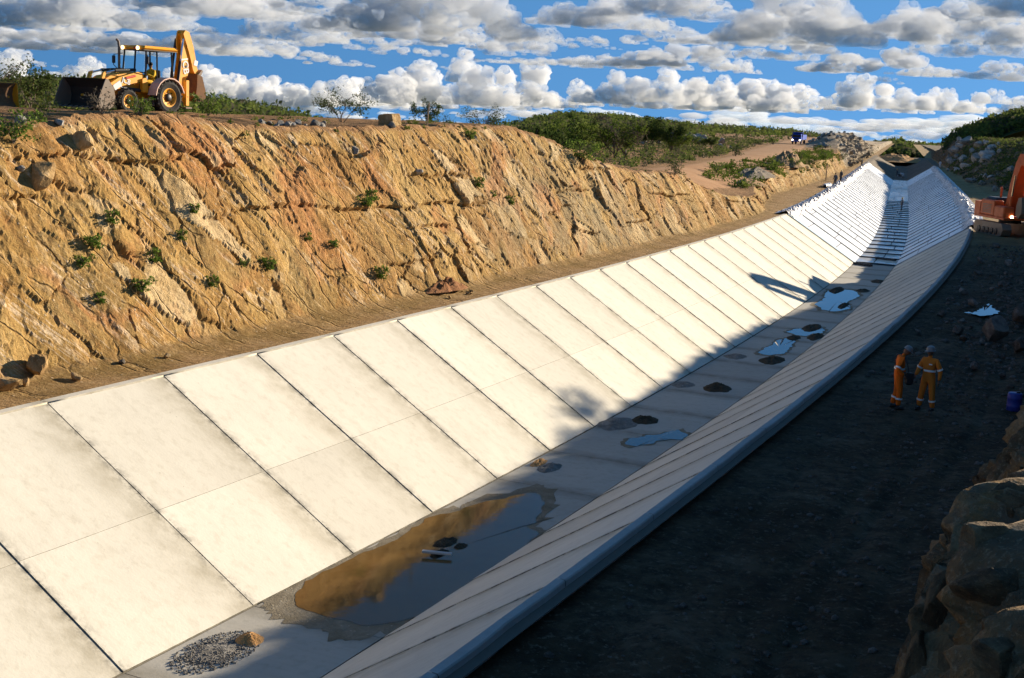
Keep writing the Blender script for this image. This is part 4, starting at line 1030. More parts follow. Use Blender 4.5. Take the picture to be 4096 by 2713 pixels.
scrub_field('crest_weeds', 'grass and weeds along the cliff crest', pts, .9, 22, .22, M_LEAF, 6, .10)
pts = []
for i in range(900):
    s = srng.uniform(105, 270); t = float(left_foot(s)) + srng.uniform(1.0, 7)
    if fbm(s*.12, t*.3, 14.0, 2) < .0: continue
    pts.append(drop_st(s, t)[:])
scrub_field('bank_weeds', 'shrubs and weeds on the low bank beside the canal', pts, .8, 24, .9, M_LEAF, 7, .3)
pts = []
for i in range(4200):           # the green slope of the right cutting
    s = srng.uniform(140, 330); e = float(right_edge(s)); t = float(right_foot(s)) + .8 + srng.uniform(0, 1)*(e-float(right_foot(s))+30)
    if fbm(s*.06, t*.08, 24.0, 3) < -.25: continue
    pts.append(drop_st(s, -t)[:])
scrub_field('slope_scrub', 'green scrub over the right-hand cutting slope', pts, .9, 24, 1.0, M_SCRUB, 8, .36)
pts = []
for i in range(900):            # weeds on the rim of the near right cutting
    s = srng.uniform(20, 95); t = float(right_edge(s)) + srng.uniform(-.3, 2.5); pts.append(drop_st(s, -t)[:])
scrub_field('rim_weeds', 'weeds along the rim of the right cutting', pts, .5, 22, .55, M_LEAF_D, 9, .14)
for s, t, sc, i in [(57, 16.8, .62, 0), (61, 17.6, .5, 2), (84, 17.2, .7, 1)]:
    plant('tree', THIN[i], drop_st(s, -t) - Vector((0, 0, .1)), sc, s, 'small tree on the rim of the right cutting, outside the picture', 'tree', 'trees on the right rim')

# ------------------------------------------------------------------ stones
def rock_mesh(seed, sub=3, sharp=7):
    V, F = ICO[sub]; V = V.copy(); r = np.random.RandomState(seed)
    V *= np.array([1, r.uniform(.7, 1), r.uniform(.55, .85)])
    for i in range(sharp+5):
        n = r.normal(size=3); n /= np.linalg.norm(n); d = r.uniform(.30, .62)
        q = V @ n; V -= np.maximum(q-d, 0)[:, None]*n*.92
    V += V*(.10*fbm(V[:, 0]*2+seed, V[:, 1]*2, V[:, 2]*2, 3))[:, None]
    return mesh_np('stone', V, F, False)
def mat_stone(name, c0, c1, c2):
    t = NT(name); ob = t.coord('Object'); n = t.noise(ob, 2.0, 6, .65); n2 = t.noise(ob, 12, 4, .7)
    rnd = t.n('ShaderNodeObjectInfo').outputs['Random']
    c = t.ramp(t.math('ADD', n, t.math('MULTIPLY', t.math('SUBTRACT', rnd, .5), .3)), [(.3, c0), (.5, c1), (.72, c2)])
    c = t.mix(t.ramp(n2, [(.55, 0), (.75, .5)]), c, tuple(min(1, x*1.5) for x in c2)); t.set(c, .92, .12)
    t.bump(t.math('ADD', n, n2), .06, .8); return t.m
M_ST_OCH = mat_stone('ochre_stone', (.26, .155, .065), (.40, .255, .11), (.54, .39, .22))
M_ST_GREY = mat_stone('grey_stone', (.17, .155, .135), (.29, .265, .23), (.43, .40, .36))
M_ST_DARK = mat_stone('dark_stone', (.09, .075, .06), (.16, .14, .12), (.26, .24, .21))
ROCKS = {}
for key, m in (('o', M_ST_OCH), ('g', M_ST_GREY), ('d', M_ST_DARK)):
    for i in range(5):
        me = rock_mesh(100+i, 3 if i < 3 else 2, 9); me.materials.append(m); ROCKS[key, i] = me
def rock(kind_, i, loc, size, label, group=None, rot=None, sink=.25, sc=None):
    o = link('stone', ROCKS[kind_, i], None, None, loc)
    o.scale = (size*.5*(sc[0] if sc else 1), size*.5*(sc[1] if sc else 1), size*.5*(sc[2] if sc else 1))
    o.location.z += size*.5*.62*(1-sink)*(sc[2] if sc else 1)
    o.rotation_euler = rot or (prr.uniform(-.4, .4), prr.uniform(-.4, .4), prr.uniform(0, 6.3))
    return tag(o, label, 'stone', group)
for dx, dy, k, i, sz, lab in [(88, 872, 'o', 0, 1.15, 'large ochre boulder on the left berm at the foot of the cliff'), (12, 905, 'o', 1, .8, 'ochre rock at the cliff foot cut by the left picture edge'), (176, 880, 'o', 2, .42, 'small flat stone right of the large berm boulder'),
        (283, 842, 'd', 3, .3, 'single dark stone on the left berm'), (60, 893, 'o', 3, .4, 'small stone below the large berm boulder'), (385, 828, 'o', 4, .3, 'pale stone on the berm under the cliff'),
        (905, 296, 'g', 3, .55, 'grey stone at the foot of the skyline block'),
        (822, 352, 'g', 1, .55, 'grey oval stone stuck in the upper cliff face'), (843, 362, 'o', 2, .4, 'pale rounded stone below the grey oval one'), (965, 402, 'g', 2, .6, 'dark grey stone jutting from the middle of the cliff'),
        (190, 345, 'o', 0, 1.2, 'ochre block jutting from the cliff below the backhoe'), (95, 425, 'o', 1, 1.3, 'squat ochre boulder in the left cliff face'), (48, 395, 'g', 3, .4, 'small grey stone in the left cliff face'), (140, 292, 'g', 4, .5, 'grey stone on the crest left of the backhoe'), (45, 292, 'g', 3, .6, 'dark stone on the crest near the left picture edge')]:
    g = ground_at(dx, dy, (LEFT,))
    if g: rock(k, i, g[0], sz, lab, sink=.55 if lab.find('cliff face') > 0 or lab.find('jutting') > 0 else .25)
for i in range(22):
    dx = 590 + prr.random()**1.3*150; g = ground_at(dx, 294 + prr.uniform(-3, 8), (LEFT,))
    if g and g[0].z > 5: rock('g', i % 5, g[0] + Vector((0, prr.uniform(0, 2.5), 0)), prr.uniform(.18, .65), 'grey rubble stone on the crest between the backhoe and the sandstone block', 'rubble on the crest')
for i in range(26):             # heap of pale boulders on the plateau left of the truck
    s = 215 + prr.gauss(0, 14); t = 38 + prr.gauss(0, 5); g = drop_st(s, t)
    rock('g', i % 5, g + Vector((0, 0, max(0, 1.6*(1-abs(t-38)/7)))), prr.uniform(1.0, 3.0), 'pale grey boulder in the rubble left of the truck', 'boulders left of the truck')
for i in range(70):             # shaded rubble on the right berm
    s = 22 + prr.random()*62; t = prr.uniform(9.3, 13.6) if s < 30 else prr.uniform(8.8, 13.8)
    if s < 30 and t < 11: continue
    rock('d', i % 5, drop_st(s, -t), prr.choice([.25, .35, .45, .6, .8]), 'grey rubble stone in the shade of the right berm', 'rubble on the shaded berm')
for s, t, sz, lab in [(30.4, 11.9, 1.9, 'largest boulder of the shaded berm beyond the workers'), (36, 12.4, 1.5, 'second large boulder of the shaded berm'), (28, 12.9, 1.1, 'boulder against the rock wall of the shaded berm')]:
    rock('d', 0, drop_st(s, -t), sz, lab)
rng_ = np.random.RandomState(14); VI, FI = ICO[1]; GV, GF = [], []
for i in range(1900):           # small broken stone all over the shaded berm
    s = -8 + rng_.uniform(0, 1)*88; t = rng_.uniform(8.6, 13.6); t = t if rng_.uniform() < .6 else min(13.4, 11+abs(rng_.normal())*1.6)
    q = drop_st(s, -t); sz = rng_.choice([.04, .06, .09, .13])*(.6 if s < 18 else 1); GV.append(VI*sz*rng_.uniform(.6, 1.3, 3)+np.array(q[:])); GF.append(FI+i*len(VI))
kind(link('rubble', mesh_np('rubble', np.concatenate(GV), np.concatenate(GF)), M_ST_DARK), 'stuff', 'small broken stone strewn over the shaded berm')
M_ST_BRN = mat_stone('brown_stone', (.07, .05, .032), (.15, .10, .055), (.25, .18, .10))
for i in range(3):
    me = rock_mesh(140+i, 4, 10); me.materials.append(M_ST_BRN); ROCKS['b', i] = me
for i, (dx, dy, sz, sx, sz_, lab) in enumerate([(2185, 1335, .55, .60, 1.7, 'tall split rock column at the edge of the near right rock wall'), (2140, 1420, .42, .8, 1.1, 'rounded rock bulging from the lower near rock wall'), (2125, 1510, .5, .6, 1.7, 'narrow upright slab at the bottom of the near rock wall'),
        (2200, 1490, .6, .6, 1.7, 'large cracked slab in the bottom right corner'), (2285, 1240, .5, .9, 1.1, 'broad brown block high on the near rock wall'), (2310, 1330, .55, 1.0, .8, 'sunlit-topped rock jutting from the near rock wall'), (2345, 1130, .5, .8, 1.2, 'upper brown rock at the right picture edge'), (2320, 1500, .5, 1.1, .7, 'low rock near the bottom right corner')]):
    g = ground_at(dx, dy, (RIGHT,))
    if g: rock('b', i % 3, g[0] - Vector((0, 0, .35*sz*sz_)), sz, lab, rot=(prr.uniform(-.12, .12), prr.uniform(-.12, .12), prr.uniform(0, 6)), sink=.5, sc=(sx*1.3, 1.2, sz_))
for i in range(16):             # stones at the foot of the right slope
    s = prr.uniform(165, 300); rock('g', i % 5, drop_st(s, -float(right_foot(s))-prr.uniform(-.5, 5)), prr.uniform(.8, 2.2), 'pale rock on the green slope right of the canal', 'rocks on the right slope')
g = ground_at(897, 291, (LEFT,))
if g:
    bm = bmesh.new(); bmesh.ops.create_cube(bm, size=1.0); bmesh.ops.subdivide_edges(bm, edges=bm.edges[:], cuts=5, use_grid_fill=True)
    for v_ in bm.verts:
        c_ = v_.co; n_ = float(fbm(c_.x*2.1, c_.y*2.1, c_.z*2.1, 3)); v_.co = Vector((c_.x*.78*(1-.10*c_.z), c_.y*.66, c_.z*.52))*(1+.16*n_)*(1-.05*(abs(c_.x*c_.y*c_.z) > .1))
    me = bpy.data.meshes.new('stone'); bm.to_mesh(me); bm.free(); me.materials.append(M_ST_OCH)
    tag(link('stone', me, None, None, g[0]+Vector((0, .6, .26)), (.05, -.06, -.5)), 'big squared sandstone block on the skyline', 'stone')
for i in range(34):             # broken rock on top of the far outcrop
    s = prr.uniform(264, 330); t = float(left_edge_t(s)) + prr.uniform(-1.5, 7); rock('g', i % 5, drop_st(s, t), prr.uniform(.6, 2.0), 'broken grey rock on the far outcrop beside the canal', 'broken rock on the far outcrop')
for i in range(40):             # rock faces of the far right cutting
    s = prr.uniform(245, 390); f_ = float(right_foot(s)); t = f_ + prr.uniform(.2, 1)*(float(right_edge(s))-f_)
    rock('g', i % 5, drop_st(s, -t), prr.uniform(1.6, 4.2), 'rough rock in the far right cutting', 'rocks of the far right cutting', sink=.5)
plant('tree', TREES[1], drop_st(222, 46), .8, 1.0, 'lone dark tree above the pale boulders on the plateau', 'tree')
# fallen earth, soil and gravel heaps
def heap(name, s, t, rx, ry, h, mat, label, seed, o=None, base=None, n=28, cat='heap', rough=.35):
    r2 = np.linspace(0, 1, n); a2 = np.linspace(0, 2*math.pi, n*2+1)[:-1]
    Rr, Aa = np.meshgrid(r2, a2, indexing='ij')
    edge = 1+.35*fbm(np.cos(Aa)*1.3+seed, np.sin(Aa)*1.3, seed, 3)
    X, Y = Rr*rx*edge*np.cos(Aa), Rr*ry*edge*np.sin(Aa)
    Z = h*(1-Rr**1.7)**1.25*(1+rough*fbm(X*3/rx+seed, Y*3/ry, seed, 4)*2) + rough*.25*h*fbm(X*9/rx, Y*9/ry, seed+2., 3)*(1-Rr**3) - .06*Rr**4
    i = np.arange(n-1)[:, None]*(2*n) + np.arange(2*n)[None]; j = np.arange(n-1)[:, None]*(2*n) + (np.arange(2*n)[None]+1) % (2*n)
    F = np.stack([i, i+2*n, j+2*n, j], -1).reshape(-1, 4)
    loc = PV(s, t, base) if base is not None else (drop_st(s, t, o) if o else drop_st(s, t))
    ob = link(name, mesh_np(name, np.stack([X, Y, Z], -1).reshape(-1, 3), F, False), mat, None, loc, (0, 0, heading(s)))
    return tag(ob, label, cat)
M_SAND_FAR = mat_soil('orange_embankment', (.42, .22, .08), (.52, .30, .13), (.58, .37, .19), .2, (.6, .45, .3), .05)
M_CLOD = mat_soil('red_clods', (.28, .12, .05), (.38, .18, .08), (.45, .25, .13), 2.0, (.5, .34, .22), .12)
heap('earth_fall', 25.2, 10.3, 1.7, .7, .30, M_CLOD, 'fallen red earth clods at the foot of the cliff', 3, rough=.9)
for i in range(14): rock('o', i % 5, drop_st(25.2+prr.gauss(0, .8), 9.9+prr.gauss(0, .3)), prr.uniform(.10, .28), 'red-brown clod of the earth fall at the cliff foot', 'clods of the earth fall')
heap('soil_heap', 131, 16.2, 8, 2.4, .9, M_GRAVEL, 'dark gravel heap on the bank before the road', 5)
heap('soil_heap', 113, 14.6, 4.5, 1.6, .5, M_BERM, 'smaller gravel heap beside the dark one', 6)
heap('embankment', 448, 2.0, 14, 11, 2.2, M_SAND_FAR, 'sunlit orange earth embankment closing the far end of the canal', 12, base=-1.2, cat='embankment')
heap('soil_heap', 160, 15.2, 7, 2.4, 1.9, M_BERM, 'ochre earth heap on the low bank by the canal', 8)
# ------------------------------------------------------------------ machines
def mat_paint(name, col, dirt=(.22, .14, .07), amt=.35, rough=.4):
    t = NT(name); ob = t.coord('Object'); n = t.noise(ob, 2.2, 7, .65); n2 = t.noise(ob, 9, 5, .7)
    c = t.mix(t.math('MULTIPLY', t.ramp(n, [(.45, 0), (.72, 1)]), amt), col, dirt)
    c = t.mix(t.math('MULTIPLY', t.ramp(n2, [(.62, 0), (.7, 1)]), amt*.8), c, tuple(x*.5 for x in dirt))
    t.set(c, t.ramp(n, [(.3, rough), (.7, min(.9, rough+.3))]), .4 if rough < .6 else .1); return t.m
M_YEL = mat_paint('yellow_paint', (.88, .38, .012), (.30, .15, .05), .25); M_ORA = mat_paint('orange_paint', (.52, .105, .02), (.12, .07, .04), .4); M_BLU = mat_paint('blue_paint', (.02, .085, .48), (.10, .07, .06), .15, .65)
M_BLK = simple('black_plastic', (.018, .018, .02), .5, .4); M_TYRE = simple('tyre_rubber', (.035, .033, .031), .85, .2, var=.3, nscale=8, bump=.02)
M_STEEL = mat_paint('worn_steel', (.20, .15, .11), (.28, .17, .09), .6, .5); M_CHROME = simple('chrome_rod', (.75, .76, .78), .18, .6, 1.0, var=.05); M_RUST = mat_paint('rusty_bucket_steel', (.16, .085, .045), (.30, .17, .08), .6, .6)
M_BKT_SHADE = mat_paint('shade_dark_bucket_steel', (.045, .036, .03), (.12, .08, .05), .4, .6)  # shade inside the bucket put into its base colour
M_FADE = simple('faded_pink_fender', (.70, .46, .36), .6, .3); M_WHITE = simple('white_print', (.8, .8, .78), .6, .2, var=.05); M_RED = simple('red_decal', (.55, .04, .02), .5, .3)
def mat_glass():
    t = NT('cab_glass'); t.set((.9, .95, .95), .02, .5); t.b.inputs['Transmission Weight'].default_value = 1.0; t.b.inputs['IOR'].default_value = 1.05; return t.m
M_GLASS = mat_glass(); M_LAMP = emit('lit_lamp', (1.0, .75, .35), 1.6); M_LAMPW = emit('lit_headlamp', (1.0, .8, .5), 7.0)
M_DARKIN = simple('dark_seat', (.03, .03, .035), .8)
def text_part(body, size, mat, parent, loc, rot, name='lettering', shear=0.0, bold=.02):
    cu = bpy.data.curves.new('lettering', 'FONT'); cu.body = body; cu.size = size; cu.extrude = .006; cu.offset = bold*size; cu.align_x = 'CENTER'; cu.align_y = 'CENTER'; cu.shear = shear
    tmp = bpy.data.objects.new('tmp_text', cu); COL.objects.link(tmp); bpy.context.view_layer.update()
    me = bpy.data.meshes.new_from_object(tmp.evaluated_get(bpy.context.evaluated_depsgraph_get()))
    bpy.data.objects.remove(tmp); bpy.data.curves.remove(cu)
    me.materials.clear(); me.materials.append(mat)
    return link(name, me, None, parent, loc, rot)
def wheel(parent, x, y, r, w, rimcol, lugs=18):
    t = MB(); hw = w/2; s = 1 if y > 0 else -1
    t.lathe([(r*.56, -hw*.8), (r*.80, -hw), (r*.95, -hw*.85), (r*.97, 0), (r*.95, hw*.85), (r*.80, hw), (r*.56, hw*.8)], 'Y', n=28, closed=True)
    for i in range(lugs):
        for sd in (-1, 1):
            a = 2*math.pi*(i+(.5 if sd > 0 else 0))/lugs; M = Matrix.Rotation(-a, 3, 'Y') @ Matrix.Rotation(sd*.55, 3, 'X')
            c = Vector((0, sd*hw*.45, 0)) + Matrix.Rotation(-a, 3, 'Y') @ Vector((0, 0, r*.965))
            t.box(c, (r*.10, hw*1.05, r*.10), Matrix.Rotation(-a, 3, 'Y') @ Matrix.Rotation(sd*.5, 3, 'Z'))
    o = empty('wheel', (x, y, r)); o.parent = parent
    me = t.build('tyre', M_TYRE, o)
    rim = MB().lathe([(r*.57, hw*.75*s), (r*.52, hw*.80*s), (r*.46, hw*.55*s), (r*.30, hw*.30*s), (r*.24, hw*.34*s)], 'Y', n=24).build('rim', rimcol, o, True)
    hub = MB().lathe([(r*.25, hw*.30*s), (r*.24, hw*.55*s), (r*.12, hw*.70*s), (.001, hw*.72*s)], 'Y', n=16)
    for i in range(8):
        a = i*math.pi/4; hub.box((math.cos(a)*r*.36, hw*.42*s, math.sin(a)*r*.36), (.04, .05, .04))
    hub.build('hub', M_BLK, o, True)
    return o

# ---- backhoe loader on the crest
v = px_ray(385, 240); k = 56.0/v.y
HD = math.atan2(-.86, -.51); hx, hy = math.cos(HD), math.sin(HD)
wx_, wy_ = v.x*k, v.y*k
bx, by = wx_ - (-hy)*.95, wy_ - hx*.95
g = drop(bx, by, LEFT)
BH = empty('backhoe_loader', (bx, by, g.z-.02), (0, 0, HD)); tag(BH, 'yellow backhoe loader with raised boom standing on the cliff crest', 'backhoe loader')
b = BH
MB().box((1.0, 0, .78), (3.9, .72, .42), bev=.05).box((2.55, 0, .72), (.5, .95, .5), bev=.05).build('chassis', M_YEL, b)
hood = MB().prism([(1.05, .98), (2.78, .98), (2.82, 1.38), (2.6, 1.50), (1.6, 1.66), (1.05, 1.72)], -.42, .42).build('hood', M_YEL, b)
MB().box((2.82, 0, 1.17), (.05, .7, .36)).build('grille', M_BLK, hood)
# rear fenders, lower body, steps
for s in (1, -1):
    f_ = MB(); n = 9; pr = []
    for i in range(n):
        a = R_(5+i*20); pr.append((math.cos(a)*.84, .72+math.sin(a)*.84))
    V = []; F = []
    for x, z in pr: V += [(x, s*.70, z), (x, s*1.20, z), (x*.95, s*1.20, .72+(z-.72)*.94), (x*.95, s*.70, .72+(z-.72)*.94)]
    for i in range(n-1):
        for j in range(4): F.append((i*4+j, i*4+(j+1) % 4, i*4+4+(j+1) % 4, i*4+4+j))
    f_.add(V, F).build('fender', M_FADE, b)
    MB().box((.95, s*.78, .62), (.55, .34, .05)).box((.95, s*.82, .38), (.55, .26, .05)).box((.70, s*.82, .5), (.04, .2, .3)).box((1.2, s*.82, .5), (.04, .2, .3)).build('step', M_STEEL, b)
    MB().prism([(.85, .9), (1.15, .9), (1.15, 1.45), (.95, 1.5), (.85, 1.3)], s*.58, s*.74).build('side_panel', M_YEL, b)
# cab
cab = MB().box((.15, 0, .92), (1.75, 1.30, .10)).box((-.55, 0, 1.15), (.30, 1.30, .45), bev=.04).build('cab', M_YEL, b)
for x, x2 in ((.98, .86), (.30, .26), (-.66, -.56)):
    for s in (1, -1): MB().tube([(x, s*.66, .95), ((x+x2)/2, s*.68, 1.8), (x2, s*.64, 2.66)], .042, 6).build('post', M_BLK, cab)
MB().box((.12, 0, 2.74), (2.02, 1.56, .17), bev=.07, taper=.95).build('roof', M_YEL, b)
MB().box((.12, 0, 2.645), (1.9, 1.44, .03)).build('roof_lining', M_BLK, b)
for y in (.45, -.45): MB().lathe([(.075, 0), (.085, .05), (.001, .055)], 'X', (1.12, y, 2.72), 12).build('work_lamp', M_LAMP, b)
for y in (.30,): MB().box((1.13, y, 2.72), (.05, .16, .09)).build('marker_lamp', M_RED, b)
for s in (1, -1): MB().box((.60, s*.655, 1.95), (.56, .012, 1.2)).build('side_glass', M_GLASS, b)
MB().box((.93, 0, 1.95), (.012, 1.18, 1.2), Matrix.Rotation(-.08, 3, 'Y')).build('windscreen', M_GLASS, b)
MB().box((-.02, 0, 1.22), (.5, .5, .12), bev=.04).box((-.30, 0, 1.55), (.12, .5, .62), bev=.04).build('seat', M_DARKIN, b)
MB().box((.62, 0, 1.25), (.22, .3, .6), bev=.03).tube([(.6, 0, 1.5), (.5, 0, 1.7)], .03).lathe([(.17, 0), (.19, .02), (.17, .04)], 'Z', (.48, 0, 1.70), 14).build('steering', M_BLK, b)
MB().tube([(1.35, -.44, 1.2), (1.35, -.44, 2.75), (1.37, -.46, 2.95), (1.45, -.50, 3.05)], [.06, .055, .055, .05], 10).build('exhaust', M_STEEL, b)
for s in (1, -1):
    mr = MB().tube([(.95, s*.66, 1.6), (1.15, s*1.0, 2.0), (1.13, s*1.0, 2.42), (.92, s*.68, 2.50)], .018, 5).build('mirror_arm', M_BLK, b)
    MB().box((1.14, s*1.0, 2.22), (.06, .18, .32), bev=.02).build('mirror', M_BLK, mr)
# loader arms and bucket
for s in (1, -1):
    arm = MB().prism([(.92, 1.38), (1.05, 1.66), (1.35, 1.72), (2.35, 1.45), (2.95, 1.12), (3.22, .66), (3.10, .55), (2.75, .85), (2.15, 1.12), (1.25, 1.30)], s*.50, s*.66).build('loader_arm', M_YEL, b)
    MB().tube([(1.05, s*.58, .95), (2.1, s*.58, 1.02)], .075, 10).build('lift_cylinder', M_BLK, arm)
    MB().tube([(2.1, s*.58, 1.02), (2.45, s*.58, 1.16)], .045, 8).build('rod', M_CHROME, arm)
    t_ = MB().tube([(1.25, s*.40, 1.80), (2.35, s*.40, 1.72)], .07, 10).build('tilt_cylinder', M_BLK, arm)
    MB().tube([(2.35, s*.40, 1.72), (2.9, s*.40, 1.60)], .04, 8).build('rod', M_CHROME, t_)
    MB().prism([(2.82, 1.68), (2.98, 1.62), (3.22, 1.0), (3.08, .98)], s*.34, s*.46).build('link', M_YEL, arm)
    MB().tube([(1.5, s*.672, 1.55), (2.0, s*.672, 1.44)], .05, 6).build('decal', M_RED, arm)
    if s > 0:
        text_part('JCB', .30, M_WHITE, arm, (1.98, .672, 1.31), (R_(90), R_(16), R_(180)))
        sg = MB().box((2.45, .668, 1.12), (.42, .012, .24), Matrix.Rotation(R_(30), 3, 'Y')).build('notice', M_WHITE, arm)
bk = MB(); prof = [(4.10, .20), (3.42, .16), (3.20, .30), (3.12, .65), (3.20, 1.02), (3.46, 1.32), (3.60, 1.36)]
inn = [(x+.04*(1 if i < 6 else .3), z+.045) for i, (x, z) in enumerate(prof)]
bk.prism(prof + [(3.58, 1.32), (3.49, 1.28), (3.25, 1.0), (3.17, .65), (3.24, .33), (3.44, .21), (4.10, .235)], -1.25, 1.25)
bucket = bk.build('loader_bucket', M_BKT_SHADE, b)
for s in (1, -1): MB().prism(prof + [(3.95, .62)], s*1.25, s*1.285).build('side_plate', M_STEEL, bucket)
for i in range(8): MB().prism([(4.08, .20), (4.30, .165), (4.30, .19), (4.08, .25)], -1.12+i*.32-.05, -1.12+i*.32+.05).build('tooth', M_STEEL, bucket)
# backhoe at the rear
MB().box((-1.12, 0, .85), (.30, 1.7, .62), bev=.05).build('rear_frame', M_YEL, b)
for s in (1, -1):
    lg = MB().box((-1.18, s*.92, .95), (.20, .17, 1.1), bev=.02).build('stabiliser', M_YEL, b); MB().box((-1.18, s*.92, .32), (.36, .34, .06)).build('foot_pad', M_STEEL, lg)
MB().box((-1.42, 0, .95), (.34, .36, .75), bev=.05).build('kingpost', M_YEL, b)
boom = MB()
for s in (1, -1): boom.prism([(-1.30, 1.0), (-1.60, .92), (-2.02, 1.75), (-2.12, 2.5), (-1.98, 3.35), (-1.88, 3.62), (-1.70, 3.62), (-1.62, 3.3), (-1.66, 2.5), (-1.52, 1.7)], s*.10, s*.17)
boom.prism([(-1.58, 1.0), (-1.99, 1.76), (-2.09, 2.5), (-1.96, 3.3), (-1.92, 3.3), (-2.04, 2.5), (-1.94, 1.78), (-1.54, 1.03)], -.12, .12)
boom = boom.build('boom', M_YEL, b)
for x, z in ((-1.80, 3.48), (-1.95, 3.0), (-1.90, 2.1), (-1.45, 1.05)): MB().lathe([(.001, -.20), (.055, -.20), (.055, .20), (.001, .20)], 'Y', (x, 0, z), 12).build('pin', M_BLK, boom)
text_part('JCB', .46, M_WHITE, boom, (-1.86, .180, 2.12), (R_(90), R_(82), R_(180)))
MB().tube([(-1.30, .24, 1.15), (-1.50, .24, 2.3)], .065, 10).build('boom_cylinder', M_BLK, boom); MB().tube([(-1.50, .24, 2.3), (-1.68, .22, 3.28)], .04, 8).build('rod', M_CHROME, boom)
MB().tube([(-1.36, -.24, 1.15), (-1.52, -.24, 2.3), (-1.68, -.22, 3.28)], .055, 8).build('boom_cylinder', M_BLK, boom)
dip = MB().prism([(-1.70, 3.50), (-1.82, 3.66), (-2.06, 3.58), (-2.34, 2.9), (-2.62, 1.75), (-2.50, 1.68), (-2.30, 1.95), (-2.05, 2.7)], -.22, .22).build('dipper', M_YEL, b)
MB().box((-2.45, .225, 2.28), (.22, .012, .24), Matrix.Rotation(R_(-14), 3, 'Y')).build('decal', M_WHITE, dip)
bb = MB().prism([(-2.36, 1.80), (-2.66, 1.70), (-2.86, 1.10), (-2.88, .78), (-2.66, .60), (-2.30, .60), (-2.18, .78), (-2.28, .92), (-2.34, 1.3)], -.42, .42).build('digging_bucket', M_RUST, b)
for i in range(5): MB().prism([(-2.20, .78), (-2.02, .88), (-2.04, .92), (-2.26, .88)], -.40+i*.2-.04, -.40+i*.2+.04).build('tooth', M_STEEL, bb)
MB().prism([(-2.48, 1.72), (-2.75, 2.0), (-2.82, 1.95), (-2.62, 1.62)], -.30, .30).build('bucket_link', M_STEEL, dip)
for s in (1, -1): wheel(b, 0, s*.95, .72, .46, M_YEL, 20); wheel(b, 2.17, s*.90, .50, .34, M_YEL, 16)
# earth mound the machine stands behind
gm = ground_at(330, 268, (LEFT,))

# ---- blade of a bulldozer reaching in from the left
v = px_ray(-8, 285); k = 52.0/v.y; gx, gy = v.x*k, v.y*k; g = drop(gx, gy, LEFT)
BD = empty('bulldozer', (gx, gy, g.z), (0, 0, R_(-14))); BD.scale = (.78,)*3; tag(BD, 'yellow bulldozer with curved worn blade, mostly beyond the left picture edge', 'bulldozer')
pr = [(.10, 0), (-.12, .30), (-.18, .65), (-.12, .98), (.05, 1.22)]
MB().prism(pr + [(x-.06, z+.01) for x, z in reversed(pr)], -1.6, 1.6).build('blade', M_RUST, BD)
for s in (1, -1): MB().prism([(.14, 0), (.2, .04), (.10, 1.25), (-.05, 1.28), (-.25, .65), (-.16, .2)], s*1.6, s*1.64).build('end_plate', M_YEL, BD)
MB().box((-.16, 0, 1.22), (.22, 3.1, .12), bev=.03).build('blade_top', M_YEL, BD)
for s in (1, -1):
    MB().box((-1.6, s*1.25, .45), (2.9, .18, .26), bev=.03).build('push_arm', M_YEL, BD)
    tr = MB().prism([(-1.2, .05), (-3.9, .05), (-4.2, .45), (-3.9, .9), (-1.2, .9), (-.85, .45)], s*.75, s*1.15).build('track', M_STEEL, BD)
MB().box((-1.9, 0, 1.25), (1.9, .95, .85), bev=.08).build('hood', M_YEL, BD)
MB().box((-3.2, 0, 1.5), (1.2, 1.3, 1.2), bev=.06).build('cab_base', M_YEL, BD); MB().box((-3.2, 0, 2.9), (1.5, 1.5, .12), bev=.04).build('roof', M_YEL, BD)
for x in (-2.7, -3.8):
    for s in (1, -1): MB().tube([(x, s*.62, 2.0), (x, s*.62, 2.88)], .045, 6).build('post', M_BLK, BD)

# ---- orange excavator on the right berm
ex = drop_st(92.0, -10.9); EH = math.atan2(-.985, .10)
EX = empty('excavator', ex, (0, 0, EH)); EX.scale = (1.3,)*3; tag(EX, 'orange excavator on the right berm at the picture edge, work lamp lit', 'excavator')
e = EX
for s in (1, -1):
    tk = MB().prism([(-1.9, .12), (-1.5, 0), (1.5, 0), (1.9, .12), (2.1, .48), (1.85, .84), (-1.85, .84), (-2.1, .48)], s*.85, s*1.45).build('track', M_STEEL, e)
    for i in range(5): MB().lathe([(.001, 0), (.2, 0), (.2, .06*s), (.001, .06*s)], 'Y', (-1.2+i*.6, s*1.45, .3), 12).build('roller', M_BLK, tk)
MB().lathe([(.7, .80), (.7, 1.08)], 'Z', n=20).build('slew_ring', M_BLK, e)
MB().box((-.35, 0, 1.14), (4.2, 2.6, .16), bev=.03).build('deck', M_ORA, e)
cw = MB()
pl_ = [(-2.5, -1.3), (-2.75, -.7), (-2.82, 0), (-2.75, .7), (-2.5, 1.3), (-1.7, 1.3), (-1.7, -1.3)]
V = [(x, y, z) for z in (1.05, 2.05) for x, y in pl_]; n = 7
cw.add(V, [tuple(range(n-1, -1, -1)), tuple(range(n, 2*n))] + [(i, (i+1) % n, (i+1) % n+n, i+n) for i in range(n)]).build('counterweight', M_ORA, e)
MB().box((-.75, -.95, 1.72), (1.9, .66, 1.0), bev=.06).build('side_cover', M_ORA, e); gr_ = MB()
for i in range(6): gr_.box((-.75, -1.285, 1.42+i*.1), (1.2, .02, .05))
gr_.build('grille', M_STEEL, e)
MB().box((.92, -.92, 1.55), (1.35, .74, .72), bev=.07).build('tool_box', M_ORA, e)
MB().box((-1.0, 0, 2.18), (1.5, 1.9, .42), bev=.1).build('engine_hood', M_BLK, e)
MB().tube([(-.7, -.45, 2.3), (-.7, -.45, 2.95), (-.76, -.45, 3.05)], .075, 8).build('exhaust', M_ORA, e)
